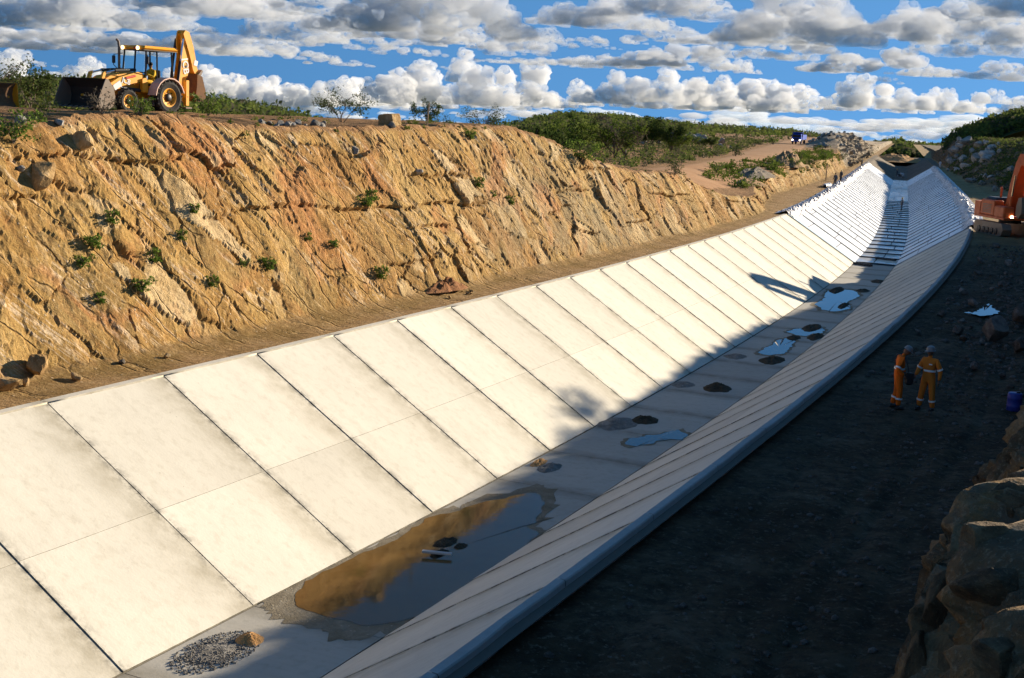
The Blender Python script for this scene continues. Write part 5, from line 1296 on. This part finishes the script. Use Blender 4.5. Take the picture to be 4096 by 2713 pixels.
MB().box((.85, .82, 2.05), (1.7, .95, 1.75), bev=.08).build('cab', M_ORA, e); MB().box((1.715, .82, 2.2), (.02, .8, 1.2)).build('windscreen', M_BLK, e)
MB().lathe([(.09, 0), (.10, .05), (.001, .055)], 'X', (1.61, -.72, 1.28), 12).build('work_lamp', M_LAMPW, e)
bm_ = [(.75, 1.35), (.05, 1.75), (.75, 3.5), (1.6, 4.9), (2.4, 5.5), (3.2, 5.5), (4.3, 4.7), (4.35, 4.4), (3.4, 4.75), (2.9, 4.75), (2.35, 4.15), (1.6, 2.9), (.85, 1.5)]
bm_ = [(x*.55+.3, z*.96) for x, z in bm_]
bo = MB().prism(bm_, -.62, .10).build('boom', M_ORA, e)
for y in (-.78, .26):
    cy = MB().tube([(1.25, y, 1.15), (1.45, y, 2.6)], .10, 10).build('boom_cylinder', M_ORA, bo); MB().tube([(1.45, y, 2.6), (1.62, y, 3.9)], .06, 8).build('rod', M_CHROME, cy)
MB().tube([(1.5, -.22, 5.2), (2.0, -.22, 5.35), (2.6, -.22, 4.95)], .10, 8).build('arm_cylinder', M_ORA, bo)
st_ = MB().prism([(2.5, 4.75), (2.85, 4.65), (2.65, 2.5), (2.35, 2.5), (2.3, 4.0)], -.38, -.06).build('stick', M_ORA, e)
MB().prism([(2.7, 2.6), (2.3, 2.55), (2.1, 2.0), (2.1, 1.5), (2.5, 1.25), (2.85, 1.6), (2.8, 2.1)], -.75, .31).build('bucket', M_STEEL, e)

# ---- blue truck on the dirt road
ts = 297.0; tt_ = 24.6; p = drop_st(ts, tt_)
TRK = empty('truck', p + Vector((0, 0, .08)), (0, 0, heading(ts)+math.pi-.12)); tag(TRK, 'blue truck with headlights on, driving down the dirt road', 'truck')
q = TRK
MB().box((-1.6, 0, .85), (6.6, .9, .25)).build('chassis', M_BLK, q)
MB().box((1.0, 0, 1.65), (1.5, 2.3, 1.5), bev=.12, taper=.94).build('cab', M_BLU, q); MB().box((1.75, 0, 1.95), (.03, 1.9, .62)).build('windscreen', M_BLK, q)
MB().box((1.78, 0, 1.25), (.08, 1.3, .35)).build('grille', M_BLK, q); MB().box((1.85, 0, .72), (.15, 2.3, .26), bev=.03).build('bumper', M_BLU, q)
for s in (1, -1):
    MB().lathe([(.15, 0), (.16, .05), (.001, .06)], 'X', (1.88, s*.9, .98), 12).build('headlight', M_LAMPW, q)
    MB().box((1.5, s*1.32, 1.95), (.08, .2, .45)).build('mirror', M_BLK, q)
    wheel(q, .9, s*1.0, .5, .3, M_BLU, 10); wheel(q, -2.9, s*1.0, .5, .42, M_BLU, 10)
bx_ = MB().box((-2.3, 0, 1.15), (4.7, 2.4, .14)).box((-2.3, 1.17, 1.75), (4.7, .08, 1.1)).box((-2.3, -1.17, 1.75), (4.7, .08, 1.1)).box((-.02, 0, 2.0), (.1, 2.4, 1.7)).box((-4.62, 0, 1.75), (.08, 2.4, 1.1))
bx_.build('dump_body', M_BLU, q); MB().box((.5, 0, 2.78), (1.1, 2.4, .12)).build('body_visor', M_BLU, q)
# ------------------------------------------------------------------ water, mud and debris on the canal bed
def on_plane(dx, dy, z):
    v = px_ray(dx, dy); k = (z-CAM_H)/v.z; x, y = v.x*k, v.y*k
    s, t = ST(x, y); return s[0], t[0]
def mat_water(name, col, rough=.03):
    t = NT(name); ob = t.pos(); n = t.noise(ob, .8, 4, .6)
    t.set(t.mix(n, tuple(x*.75 for x in col), tuple(x*1.2 for x in col)), rough, .5); t.b.inputs['IOR'].default_value = 1.33
    t.bump(t.noise(ob, 2.5, 2), .004, .4); return t.m
M_SILT = mat_soil('dried_silt', (.15, .125, .08), (.24, .20, .14), (.34, .30, .23), 1.5, (.4, .36, .28), .02)
M_MUDWATER = mat_water('muddy_water', (.15, .085, .028), .05); M_WATER = mat_water('still_water', (.05, .055, .055), .02)
def puddle(dpts, z, label, mat, seed=1, sub=9, jit=.16, clamp=True, rim=True):
    st = []
    for dx, dy in dpts: st.append(on_plane(dx, dy, z + GRADE*40*0))
    st = [on_plane(dx, dy, z + GRADE*s) for (dx, dy), (s, t) in zip(dpts, st)]
    out = []; n = len(st)
    for i in range(n):
        p0, p1, p2, p3 = (np.array(st[(i+j-1) % n]) for j in range(4))
        for q in np.arange(sub)/sub:
            c = .5*((2*p1) + (-p0+p2)*q + (2*p0-5*p1+4*p2-p3)*q*q + (-p0+3*p1-3*p2+p3)*q**3); out.append(c)
    out = np.array(out); out += jit*np.stack([fbm(out[:, 0]*1.7, out[:, 1]*1.7, seed, 3), fbm(out[:, 0]*1.7, out[:, 1]*1.7, seed+5., 3)], -1)*2
    if clamp: out[:, 1] = np.clip(out[:, 1], -B2-.12, B2+.10)
    c = out.mean(0); m = len(out); rings = [out*(q)+c*(1-q) for q in (1, .66, .33)]
    V = np.concatenate([P(r[:, 0], r[:, 1], z) for r in rings] + [P(c[:1], c[1:], z)])
    F = [(a*m+i, a*m+(i+1) % m, (a+1)*m+(i+1) % m, (a+1)*m+i) for a in range(2) for i in range(m)] + [(2*m+i, 2*m+(i+1) % m, 3*m) for i in range(m)]
    if rim:      # silt left where the water stood higher
        k_ = 1+.13*(1+fbm(out[:, 0]*2.3, out[:, 1]*2.3, seed+9., 3)*1.5)
        ro = c + (out-c)*k_[:, None] + .06*np.sign(out-c)
        if clamp: ro[:, 1] = np.clip(ro[:, 1], -B2+.02, B2-.02)
        VR = np.concatenate([P(ro[:, 0], ro[:, 1], z-.006), P(out[:, 0]*.9+c[0]*.1, out[:, 1]*.9+c[1]*.1, z-.006)])
        canal_child('silt_film', VR, [(i, (i+1) % m, m+(i+1) % m, m+i) for i in range(m)], M_SILT)
    org = V.mean(0); o = link('puddle', mesh_np('puddle', V-org, F, True), mat, None, org)
    return tag(o, label, 'puddle')
ZB = -DEP + .03
# wet, silted concrete round the big puddle
puddle([(685, 1392), (700, 1352), (815, 1290), (925, 1240), (1000, 1193), (1060, 1180), (1100, 1166), (1225, 1140), (1256, 1160), (1240, 1205), (1215, 1215), (1240, 1232), (1215, 1262), (1150, 1310), (1050, 1372), (980, 1420), (860, 1445), (800, 1435), (720, 1415)], ZB+.012, 'large muddy puddle in the foreground of the canal bed', M_MUDWATER, 2, 8, .10)
puddle([(1448, 1020), (1480, 1008), (1530, 1003), (1560, 994), (1585, 1000), (1578, 1016), (1530, 1018), (1500, 1026), (1465, 1030)], ZB+.012, 'small blue puddle on the shaded canal bed', M_WATER, 3)
puddle([(1752, 815), (1780, 800), (1800, 785), (1838, 782), (1830, 798), (1815, 816), (1780, 820)], ZB+.012, 'pale puddle below the two mud heaps', M_WATER, 4)
puddle([(1822, 768), (1840, 760), (1895, 757), (1902, 768), (1870, 775), (1850, 776)], ZB+.012, 'narrow puddle between the mud heaps', M_WATER, 5)
puddle([(1888, 702), (1905, 690), (1915, 672), (1970, 671), (1985, 684), (1960, 700), (1965, 712), (1930, 720), (1905, 716)], ZB+.012, 'wide bright puddle at the edge of the shadow', M_WATER, 6)
puddle([(2235, 722), (2262, 718), (2285, 702), (2296, 712), (2310, 722), (2280, 730), (2255, 728)], -.12, 'bright puddle among the rubble of the shaded berm', M_WATER, 7, clamp=False, rim=False)
M_MUD = mat_soil('wet_mud', (.045, .036, .024), (.085, .068, .045), (.13, .105, .072), 1.5, (.12, .1, .08), .08)
M_GRAV = mat_soil('grey_gravel', (.16, .15, .13), (.27, .25, .22), (.38, .36, .32), 3.0, (.5, .48, .45), .06)
M_SAND = mat_soil('orange_sand', (.45, .23, .08), (.55, .31, .13), (.6, .38, .19), 2.0, (.6, .45, .28), .03)
for dx, dy, rx, ry, h, m, lab in [(1658, 893, .95, .65, .34, M_MUD, 'pointed mud heap in the middle of the shaded canal bed'), (1490, 968, .70, .55, .28, M_MUD, 'mud heap beside grey gravel on the canal bed'), (1425, 976, 1.2, .8, .14, M_GRAV, 'flat grey gravel patch at the shadow corner'),
        (1785, 827, 1.3, .6, .22, M_MUD, 'low mud heap below the pale puddle'), (1876, 752, 1.9, .5, .24, M_MUD, 'long mud heap behind the narrow puddle'), (1885, 772, 1.5, .45, .2, M_MUD, 'mud heap in front of the narrow puddle'), (1835, 775, 1.0, .4, .16, M_MUD, 'small mud heap left of the narrow puddle'),
        (1935, 664, 2.2, .5, .26, M_MUD, 'mud ridge behind the wide bright puddle'), (1950, 700, 1.9, .35, .18, M_MUD, 'mud tongue across the wide bright puddle'), (1995, 665, 1.2, .5, .2, M_MUD, 'mud heap at the right foot of the far slope'), (2030, 643, 1.5, .6, .14, M_MUD, 'thin mud patch before the liner'),
        (1578, 884, .8, .6, .08, M_GRAV, 'faint gravel patch left of the pointed mud heap'), (1700, 818, .9, .6, .08, M_GRAV, 'faint gravel patch under the slope shadow'),
        (1245, 1068, .55, .22, .14, M_SAND, 'small orange earth pile at the foot of the slope'), (1270, 1078, .7, .4, .10, M_GRAV, 'dark gravel beside the small orange pile'),
        (1030, 1253, .55, .30, .15, M_MUD, 'dark mud island in the large puddle'), (1015, 1280, .45, .22, .13, M_MUD, 'second mud island carrying a concrete plank'), (1065, 1262, .28, .2, .12, M_MUD, 'small mud island right of the plank')]:
    s, t = on_plane(dx, dy, ZB); t = float(np.clip(t, -B2+.1*ry, B2-.5*ry))
    heap('mud_heap' if m is M_MUD else 'gravel_heap' if m is M_GRAV else 'earth_heap', s, t, rx*1.15, ry*1.1, h*(.6 if m is M_MUD else .8), m, lab, int(dx) % 17, base=ZB+.012, n=18, rough=.55)
s, t = on_plane(1010, 1277, ZB+.12); MBk = MB().box((0, 0, 0), (.80, .12, .06), bev=.008)
tag(MBk.build('concrete_plank', M_CURB, None, loc=PV(s, t, ZB+.13), rot=(0.05, 0.02, R_(-6))), 'short pale concrete plank lying on mud in the puddle', 'plank')
# gravel and sand spill in the foreground
s, t = on_plane(500, 1508, ZB); heap('gravel_heap', s, t, 1.05, .62, .04, M_GRAV, 'grey gravel spill at the foot of the near slope', 4, base=ZB+.012, n=22, rough=.5)
s2_, t2_ = on_plane(575, 1482, ZB); heap('sand_heap', s2_, t2_, .42, .34, .13, M_SAND, 'orange sand pile on the gravel spill', 9, base=ZB+.03, n=18)
grng = np.random.RandomState(4); VI, FI = ICO[1]; GV, GF = [], []
for i in range(900):
    a = grng.uniform(0, 6.28); r = grng.uniform(0, 1)**.55; ds, dt = r*1.25*math.cos(a), r*.72*math.sin(a); sz = grng.uniform(.010, .030)
    c = P(s+ds, min(t+dt, B2-.05), ZB+.012+.035*max(0, 1-r)); GV.append(VI*sz*grng.uniform(.6, 1.2, 3)+c); GF.append(FI+i*len(VI))
kind(link('gravel', mesh_np('gravel', np.concatenate(GV), np.concatenate(GF)), M_ST_GREY), 'stuff', 'loose grey gravel stones spilled on the canal bed')
# dried mud lines and silt fringe
# black plastic lying across the bed where the liner starts
def crumple_roll(name, pts, r, mat, label, cat, seed):
    n, m = 40, 12; L = np.linspace(0, 1, n); C = np.stack([np.interp(L, np.linspace(0, 1, len(pts)), [p[i] for p in pts]) for i in range(3)], -1)
    A = np.linspace(0, 2*math.pi, m, endpoint=False); d = C[-1]-C[0]; d = d/np.linalg.norm(d); u = np.cross(d, [0, 0, 1.]); u /= np.linalg.norm(u)
    RR = r*(1+.9*fbm(L[:, None]*14+0*A, np.cos(A)[None]*1.2+seed, np.sin(A)[None]*1.2, 3))
    V = C[:, None] + RR[..., None]*(np.cos(A)[None, :, None]*u + np.sin(A)[None, :, None]*np.array([0, 0, .7])); V[..., 2] += r*.4
    i = np.arange(n-1)[:, None]*m + np.arange(m)[None]; j = np.arange(n-1)[:, None]*m + (np.arange(m)[None]+1) % m
    org = C[0]; o = link(name, mesh_np(name, (V-org).reshape(-1, 3), np.stack([i, j, j+m, i+m], -1).reshape(-1, 4)), mat, None, org)
    return tag(o, label, cat)
crumple_roll('plastic_roll', [P(94.6, 1.7, ZB), P(94.2, .9, ZB), P(93.6, .1, ZB)], .20, M_SEAM, 'crumpled black plastic roll at the start of the white liner', 'plastic roll', 2)
crumple_roll('plastic_roll', [P(101.5, .3, ZB+.05), P(101.0, -.6, ZB+.05), P(100.8, -1.6, ZB+.05)], .16, M_SEAM, 'black plastic sheet bunched across the liner bed', 'plastic sheet', 7)
crumple_roll('plastic_sheet', [P(167, 9.6, .05), P(163, 9.9, .05), P(160, 9.7, .05)], .35, M_LINER, 'white plastic scrap on the left berm', 'plastic sheet', 3)
# blue drum by the rock wall
M_DRUM = simple('blue_plastic', (.03, .05, .28), .45, .4, var=.12)
dr = empty('plastic_drum', drop_st(16.5, -13.35)); tag(dr, 'small blue plastic drum beside the rock wall on the right', 'drum')
MB().lathe([(.001, 0), (.20, 0), (.215, .03), (.21, .12), (.222, .14), (.21, .16), (.21, .36), (.222, .38), (.21, .40), (.205, .50), (.19, .53), (.001, .53)], 'Z', n=22).build('body', M_DRUM, dr, True)
MB().lathe([(.001, .53), (.06, .53), (.06, .57), (.001, .57)], 'Z', (.09, 0, 0), 12).build('cap', M_BLK, dr, True)
# stake on the crest
M_WOOD = simple('weathered_wood', (.42, .32, .2), .85, .1, var=.3)
g = ground_at(986, 292, (LEFT,))
if g: tag(MB().box((0, 0, .5), (.06, .06, 1.2)).build('stake', M_WOOD, None, loc=g[0]+Vector((0, .3, 0)), rot=(.04, .06, 0)), 'thin pale survey stake upright on the crest', 'stake')
g = drop_st(186, 11.2); tag(MB().box((0, 0, 1.2), (.14, .14, 2.8)).build('post', M_WOOD, None, loc=g), 'pale wooden post on the low bank before the far workers', 'post')

# ------------------------------------------------------------------ people
M_HIVIS = simple('orange_coverall', (.72, .145, .012), .8, .15, var=.15, nscale=5, bump=.02, bscale=9); M_SKIN = simple('brown_skin', (.20, .10, .06), .6, .3, var=.1); M_BOOT = simple('black_boot', (.02, .018, .016), .6, .3)
M_HIVIS2 = simple('faded_orange_coverall', (.66, .20, .03), .85, .1, var=.22, nscale=4, bump=.03, bscale=7)
M_BAND = simple('reflective_band', (.80, .82, .80), .4, .4, var=.05); M_HELM = simple('grey_helmet', (.20, .20, .20), .4, .4, var=.1); M_HELMY = simple('yellow_helmet', (.75, .48, .02), .4, .4, var=.08); M_GREYC = simple('grey_work_clothes', (.09, .10, .115), .85, .1); M_WHITEC = simple('white_shirt', (.6, .62, .65), .85, .1)
M_YELC = simple('yellow_vest', (.65, .38, .03), .8, .1); M_HAIR = simple('black_hair', (.012, .01, .009), .8, .2)
def skin_mesh(verts, edges, radii, levels=2, root=0):
    me = bpy.data.meshes.new('tmp'); me.from_pydata(verts, edges, []); me.update()
    o = bpy.data.objects.new('tmp_skin', me); COL.objects.link(o)
    o.modifiers.new('skin', 'SKIN').use_smooth_shade = True
    sv = me.skin_vertices[0].data
    for i, r in enumerate(radii): sv[i].radius = r if hasattr(r, '__len__') else (r, r); sv[i].use_root = (i == root)
    ss_ = o.modifiers.new('sub', 'SUBSURF'); ss_.levels = levels; ss_.render_levels = levels
    bpy.context.view_layer.update()
    out = bpy.data.meshes.new_from_object(o.evaluated_get(bpy.context.evaluated_depsgraph_get()))
    bpy.data.objects.remove(o); bpy.data.meshes.remove(me)
    out.polygons.foreach_set('use_smooth', np.ones(len(out.polygons), bool)); return out
def ring_part(name, c, axis, r, w, mat, parent, sq=1.0, n=18):
    axis = Vector(axis).normalized(); a = axis.orthogonal().normalized(); b = axis.cross(a)
    if abs(axis.z) > .8: a = Vector((1, 0, 0)) - axis*axis.x; a.normalize(); b = axis.cross(a)
    V = []; F = []
    for h in (-w/2, w/2):
        for j in range(n):
            q = 2*math.pi*j/n; V.append(Vector(c) + axis*h + a*math.cos(q)*r*sq + b*math.sin(q)*r)
    for j in range(n): F.append((j, (j+1) % n, n+(j+1) % n, n+j))
    return MB().add(V, F).build(name, mat, parent, True)
def person(loc, rz, pose, cloth, helm, label, bands=True, hand_detail=True, group=None, hair=False, lv=2, scl=1.06):
    J = {'pel': (0, 0, .96), 'wai': (.0, 0, 1.10), 'che': (.0, 0, 1.30), 'nec': (.01, 0, 1.50), 'hed': (.03, 0, 1.60),
         'shL': (0, .19, 1.43), 'shR': (0, -.19, 1.43), 'elL': (-.03, .27, 1.14), 'elR': (-.03, -.27, 1.14), 'wrL': (.06, .27, .89), 'wrR': (.06, -.27, .89),
         'hiL': (0, .10, .90), 'hiR': (0, -.10, .90), 'knL': (.03, .12, .50), 'knR': (.03, -.12, .50), 'anL': (-.02, .12, .10), 'anR': (-.02, -.12, .10)}
    J.update({k_: v_ for k_, v_ in pose.items() if k_[0] != '_'})
    rad = {'pel': (.155, .135), 'wai': (.15, .125), 'che': (.175, .13), 'nec': .062, 'hed': .06, 'shL': .085, 'shR': .085, 'elL': .066, 'elR': .066, 'wrL': .05, 'wrR': .05, 'hiL': .115, 'hiR': .115, 'knL': .088, 'knR': .088, 'anL': .078, 'anR': .078}
    names = list(J); ix = {n: i for i, n in enumerate(names)}
    E = [('pel', 'wai'), ('wai', 'che'), ('che', 'nec'), ('nec', 'hed'), ('che', 'shL'), ('che', 'shR'), ('shL', 'elL'), ('shR', 'elR'), ('elL', 'wrL'), ('elR', 'wrR'), ('pel', 'hiL'), ('pel', 'hiR'), ('hiL', 'knL'), ('hiR', 'knR'), ('knL', 'anL'), ('knR', 'anR')]
    me = skin_mesh([J[n] for n in names], [(ix[a], ix[b]) for a, b in E], [rad[n] for n in names], lv, ix['pel'])
    root = empty('person', loc, (0, 0, rz)); root.scale = (scl,)*3; tag(root, label, 'person', group)
    me.materials.append(cloth); link('body', me, None, root)
    nk = Vector(J['nec']); hd = Vector(J['hed']); hdir = (hd-nk).normalized()
    hc = hd + hdir*.08
    # head with brow, nose, chin and ears
    V, F = ICO[3]; V = V.copy(); V = V*np.array([.098, .078, .118])
    x, y, z = V[:, 0], V[:, 1], V[:, 2]
    V[:, 0] += .020*np.exp(-((y/.016)**2+((z+.012)/.026)**2))*(x > 0) - .012*np.exp(-(((np.abs(y)-.032)/.016)**2+((z-.012)/.014)**2))*(x > 0) + .008*np.exp(-((y/.03)**2+((z+.055)/.012)**2))*(x > 0) + .012*np.exp(-((y/.03)**2+((z+.095)/.02)**2))*(x > 0)
    V[:, 1] *= np.where(z < -.03, 1-.35*np.clip((-z-.03)/.09, 0, 1), 1)
    hm = mesh_np('head', V, F, True); hm.materials.append(M_SKIN)
    tilt = math.atan2(hdir.x, hdir.z)
    hpit = pose.get('_pitch', tilt*.6); hyaw = pose.get('_yaw', 0.0)
    hob = link('head', hm, None, root, hc, (0, hpit, hyaw))
    for s in (1, -1): MB().box((-.005, s*.080, -.005), (.03, .014, .05), bev=.006).build('ear', M_SKIN, hob)
    if helm is not None:
        MB().lathe([(.135, .030), (.128, .034), (.118, .05), (.115, .09), (.095, .135), (.05, .160), (.001, .166)], 'Z', (-.005, 0, 0), 20).box((.125, 0, .033), (.07, .15, .012)).build('helmet', helm, hob, True)
    else:
        MB().lathe([(.10, .0), (.104, .05), (.09, .10), (.05, .125), (.001, .13)], 'Z', (-.012, 0, 0), 16).build('hair', M_HAIR, hob, True)
    for sd in 'LR':
        an = Vector(J['an'+sd]); kn = Vector(J['kn'+sd])
        MB().box((an.x+.055, an.y, an.z-.055), (.27, .10, .09), bev=.035, taper=.86).build('boot', M_BOOT, root)
        wr = Vector(J['wr'+sd]); el = Vector(J['el'+sd]); d = (wr-el).normalized()
        if hand_detail:
            side = d.cross(Vector((0, 1, 0))); side = side.normalized() if side.length > .1 else Vector((1, 0, 0)); pal = d.cross(side).normalized()
            vs = [wr + d*.005, wr + d*.05, wr + d*.09]; es = [(0, 1), (1, 2)]; rs = [.028, (.034, .020), (.032, .017)]
            for f_i, (o_, ln) in enumerate(((-.030, .060), (-.010, .074), (.010, .070), (.028, .054))):
                b0 = len(vs); vs += [wr + d*.092 + side*o_, wr + d*(.092+ln*.55) + side*o_ + pal*.008, wr + d*(.092+ln*.9) + side*o_*1.05 + pal*.028]
                es += [(2, b0), (b0, b0+1), (b0+1, b0+2)]; rs += [.0095, .0085, .0075]
            b0 = len(vs); vs += [wr + d*.045 - side*.045 + pal*.012, wr + d*.085 - side*.055 + pal*.025]; es += [(1, b0), (b0, b0+1)]; rs += [.011, .009]
            hmsh = skin_mesh(vs, es, rs, 1, 0); hmsh.materials.append(M_SKIN); link('hand', hmsh, None, root)
        else: MB().box(wr + d*.07, (.05, .08, .15), bev=.02).build('hand', M_SKIN, root)
        if bands:
            m_ = el.lerp(Vector(J['sh'+sd]), .18); ring_part('reflective_band', m_, Vector(J['sh'+sd])-el, .082, .05, M_BAND, root)
            m_ = an.lerp(kn, .52); ring_part('reflective_band', m_, kn-an, .098, .05, M_BAND, root)
    if bands: ring_part('reflective_band', Vector(J['wai'])+Vector((0, 0, .05)), Vector(J['che'])-Vector(J['pel']), .182, .055, M_BAND, root, .80, 24)
    return root
# the two men on the shaded berm
pA = drop_st(14.9, -10.2); pB = drop_st(15.3, -11.0)
fA = math.atan2(-.12, 1.0)           # faces right in the picture
A = person(pA, fA, {'nec': (.06, 0, 1.49), 'hed': (.12, 0, 1.57), '_pitch': .55, 'che': (.02, 0, 1.30), 'elR': (-.10, -.27, 1.16), 'wrR': (.10, -.22, .98), 'elL': (.02, .26, 1.16), 'wrL': (.20, .16, 1.02), 'knL': (.02, .13, .5), 'anL': (-.08, .14, .10), 'knR': (.05, -.11, .5), 'anR': (.03, -.13, .10)},
           M_HIVIS, M_HELM, 'worker in orange coveralls looking down into the black bag at his side')
bag = empty('shoulder_bag', pA, (0, 0, fA)); bag.scale = (1.08,)*3; tag(bag, 'black shoulder bag hanging at the left worker\'s hip', 'bag')
MB().box((.25, -.16, .88), (.22, .15, .34), bev=.05).build('bag_body', M_BLK, bag); MB().box((.26, -.235, .97), (.20, .02, .16), bev=.008).build('flap', M_BLK, bag)
MB().tube([(.22, -.20, 1.05), (.17, -.14, 1.3), (.08, .03, 1.50), (-.02, .13, 1.50), (-.13, .06, 1.35), (-.12, -.10, 1.15), (.12, -.20, 1.03)], .016, 6).build('strap', M_BLK, bag)
fB = math.atan2(-.72, -.70)          # turned towards the first man and the viewer
B = person(pB, fB, {'elR': (.02, -.30, 1.16), 'wrR': (.24, -.27, 1.00), 'elL': (-.05, .30, 1.15), 'wrL': (-.02, .30, .90), 'hed': (.03, 0, 1.60), '_yaw': -.25, 'knL': (.02, .15, .5), 'anL': (-.02, .18, .10), 'knR': (.03, -.15, .5), 'anR': (.02, -.20, .10)},
           M_HIVIS2, M_HELM, 'worker in orange coveralls standing on the right, one hand at the bag')
MB().box((.115, .07, 1.335), (.02, .09, .03)).build('badge', M_BAND, B)
# small figures along the far canal
for s, t, z, rz, cl_, hm_, lab, hgt in [(169, 8.9, None, .6, M_GREYC, None, 'distant man in dark clothes on the left berm by the liner crest', 1.0), (186, 8.9, None, 2.4, M_GREYC, M_HELMY, 'distant worker with yellow helmet on the left berm', 1.0),
        (188, -.7, ZB+.06, 2.0, M_GREYC, M_HELMY, 'grey-clad worker with yellow helmet standing on the liner bed', 1.0), (300, 9.2, None, 1.0, M_GREYC, None, 'far figure on the berm below the rock face', 1.0), (352, 1.0, -DEP+.45, 1.0, M_GREYC, M_HELMY, 'far worker with yellow helmet in the gravel channel', 1.0), (326, -9.4, None, 3.0, M_WHITEC, None, 'far figure in a white shirt on the right berm', 1.0)]:
    lo = drop_st(s, t) if z is None else PV(s, t, z)
    person(lo, heading(s)+rz, {'wrL': (.14, .25, .95), 'knL': (.06, .13, .5), 'anL': (.06, .14, .1)}, cl_, hm_, lab, False, False, lv=1)
crumple_roll('plastic_sheet', [P(350, .2, -DEP+.4), P(352, -.2, -DEP+.5), P(354, -.3, -DEP+.5)], .7, M_CRUMP, 'bunched silver plastic beside the far channel worker', 'plastic sheet', 9)
# operator in the backhoe cab
op = person((0, 0, 0), 0, {'pel': (-.05, 0, 1.34), 'wai': (-.06, 0, 1.48), 'che': (-.04, 0, 1.68), 'nec': (-.02, 0, 1.88), 'hed': (0, 0, 1.97), 'shL': (-.04, .19, 1.80), 'shR': (-.04, -.19, 1.80), 'elL': (.12, .26, 1.55), 'elR': (.12, -.26, 1.55), 'wrL': (.38, .15, 1.66), 'wrR': (.38, -.15, 1.66),
      'hiL': (.0, .11, 1.32), 'hiR': (.0, -.11, 1.32), 'knL': (.42, .14, 1.36), 'knR': (.42, -.14, 1.36), 'anL': (.50, .14, 1.05), 'anR': (.50, -.14, 1.05)}, M_YELC, None, 'operator in a yellow vest seated in the backhoe cab', False, False, lv=1, scl=1.0)
op.location = BH.location; op.rotation_euler = BH.rotation_euler

# ------------------------------------------------------------------ labels of alike things: their order across the picture
ORD = ['first', 'second', 'third', 'fourth', 'fifth', 'sixth', 'seventh', 'eighth', 'ninth', 'tenth', 'eleventh', 'twelfth', 'thirteenth', 'fourteenth', 'fifteenth', 'sixteenth', 'seventeenth', 'eighteenth', 'nineteenth', 'twentieth', 'twenty-first', 'twenty-second', 'twenty-third', 'twenty-fourth', 'twenty-fifth', 'twenty-sixth', 'twenty-seventh', 'twenty-eighth']
def screen_x(o):
    d = o.matrix_world.translation - Vector((0, 0, CAM_H)) if o.parent else Vector(o.location) - Vector((0, 0, CAM_H)); return d.x/d.y
for grp, fmt in (('green trees of the belt', 'bushy green tree behind the cliff end, {} of its belt from the left'), ('dry trees of the belt', 'leafless grey tree in the green belt, {} from the left'),
                 ('weeds on the cliff face', 'small green weed on the ochre cliff face, {} from the left'), ('rubble on the crest', 'grey rubble stone on the crest right of the backhoe, {} from the left'),
                 ('boulders left of the truck', 'pale grey boulder in the rubble left of the truck, {} from the left'), ('rocks on the right slope', 'pale rock on the green right slope, {} from the left')):
    L = sorted([o for o in COL.objects if o.get('group') == grp], key=screen_x)
    for i, o in enumerate(L[:len(ORD)]): o['label'] = fmt.format(ORD[i])
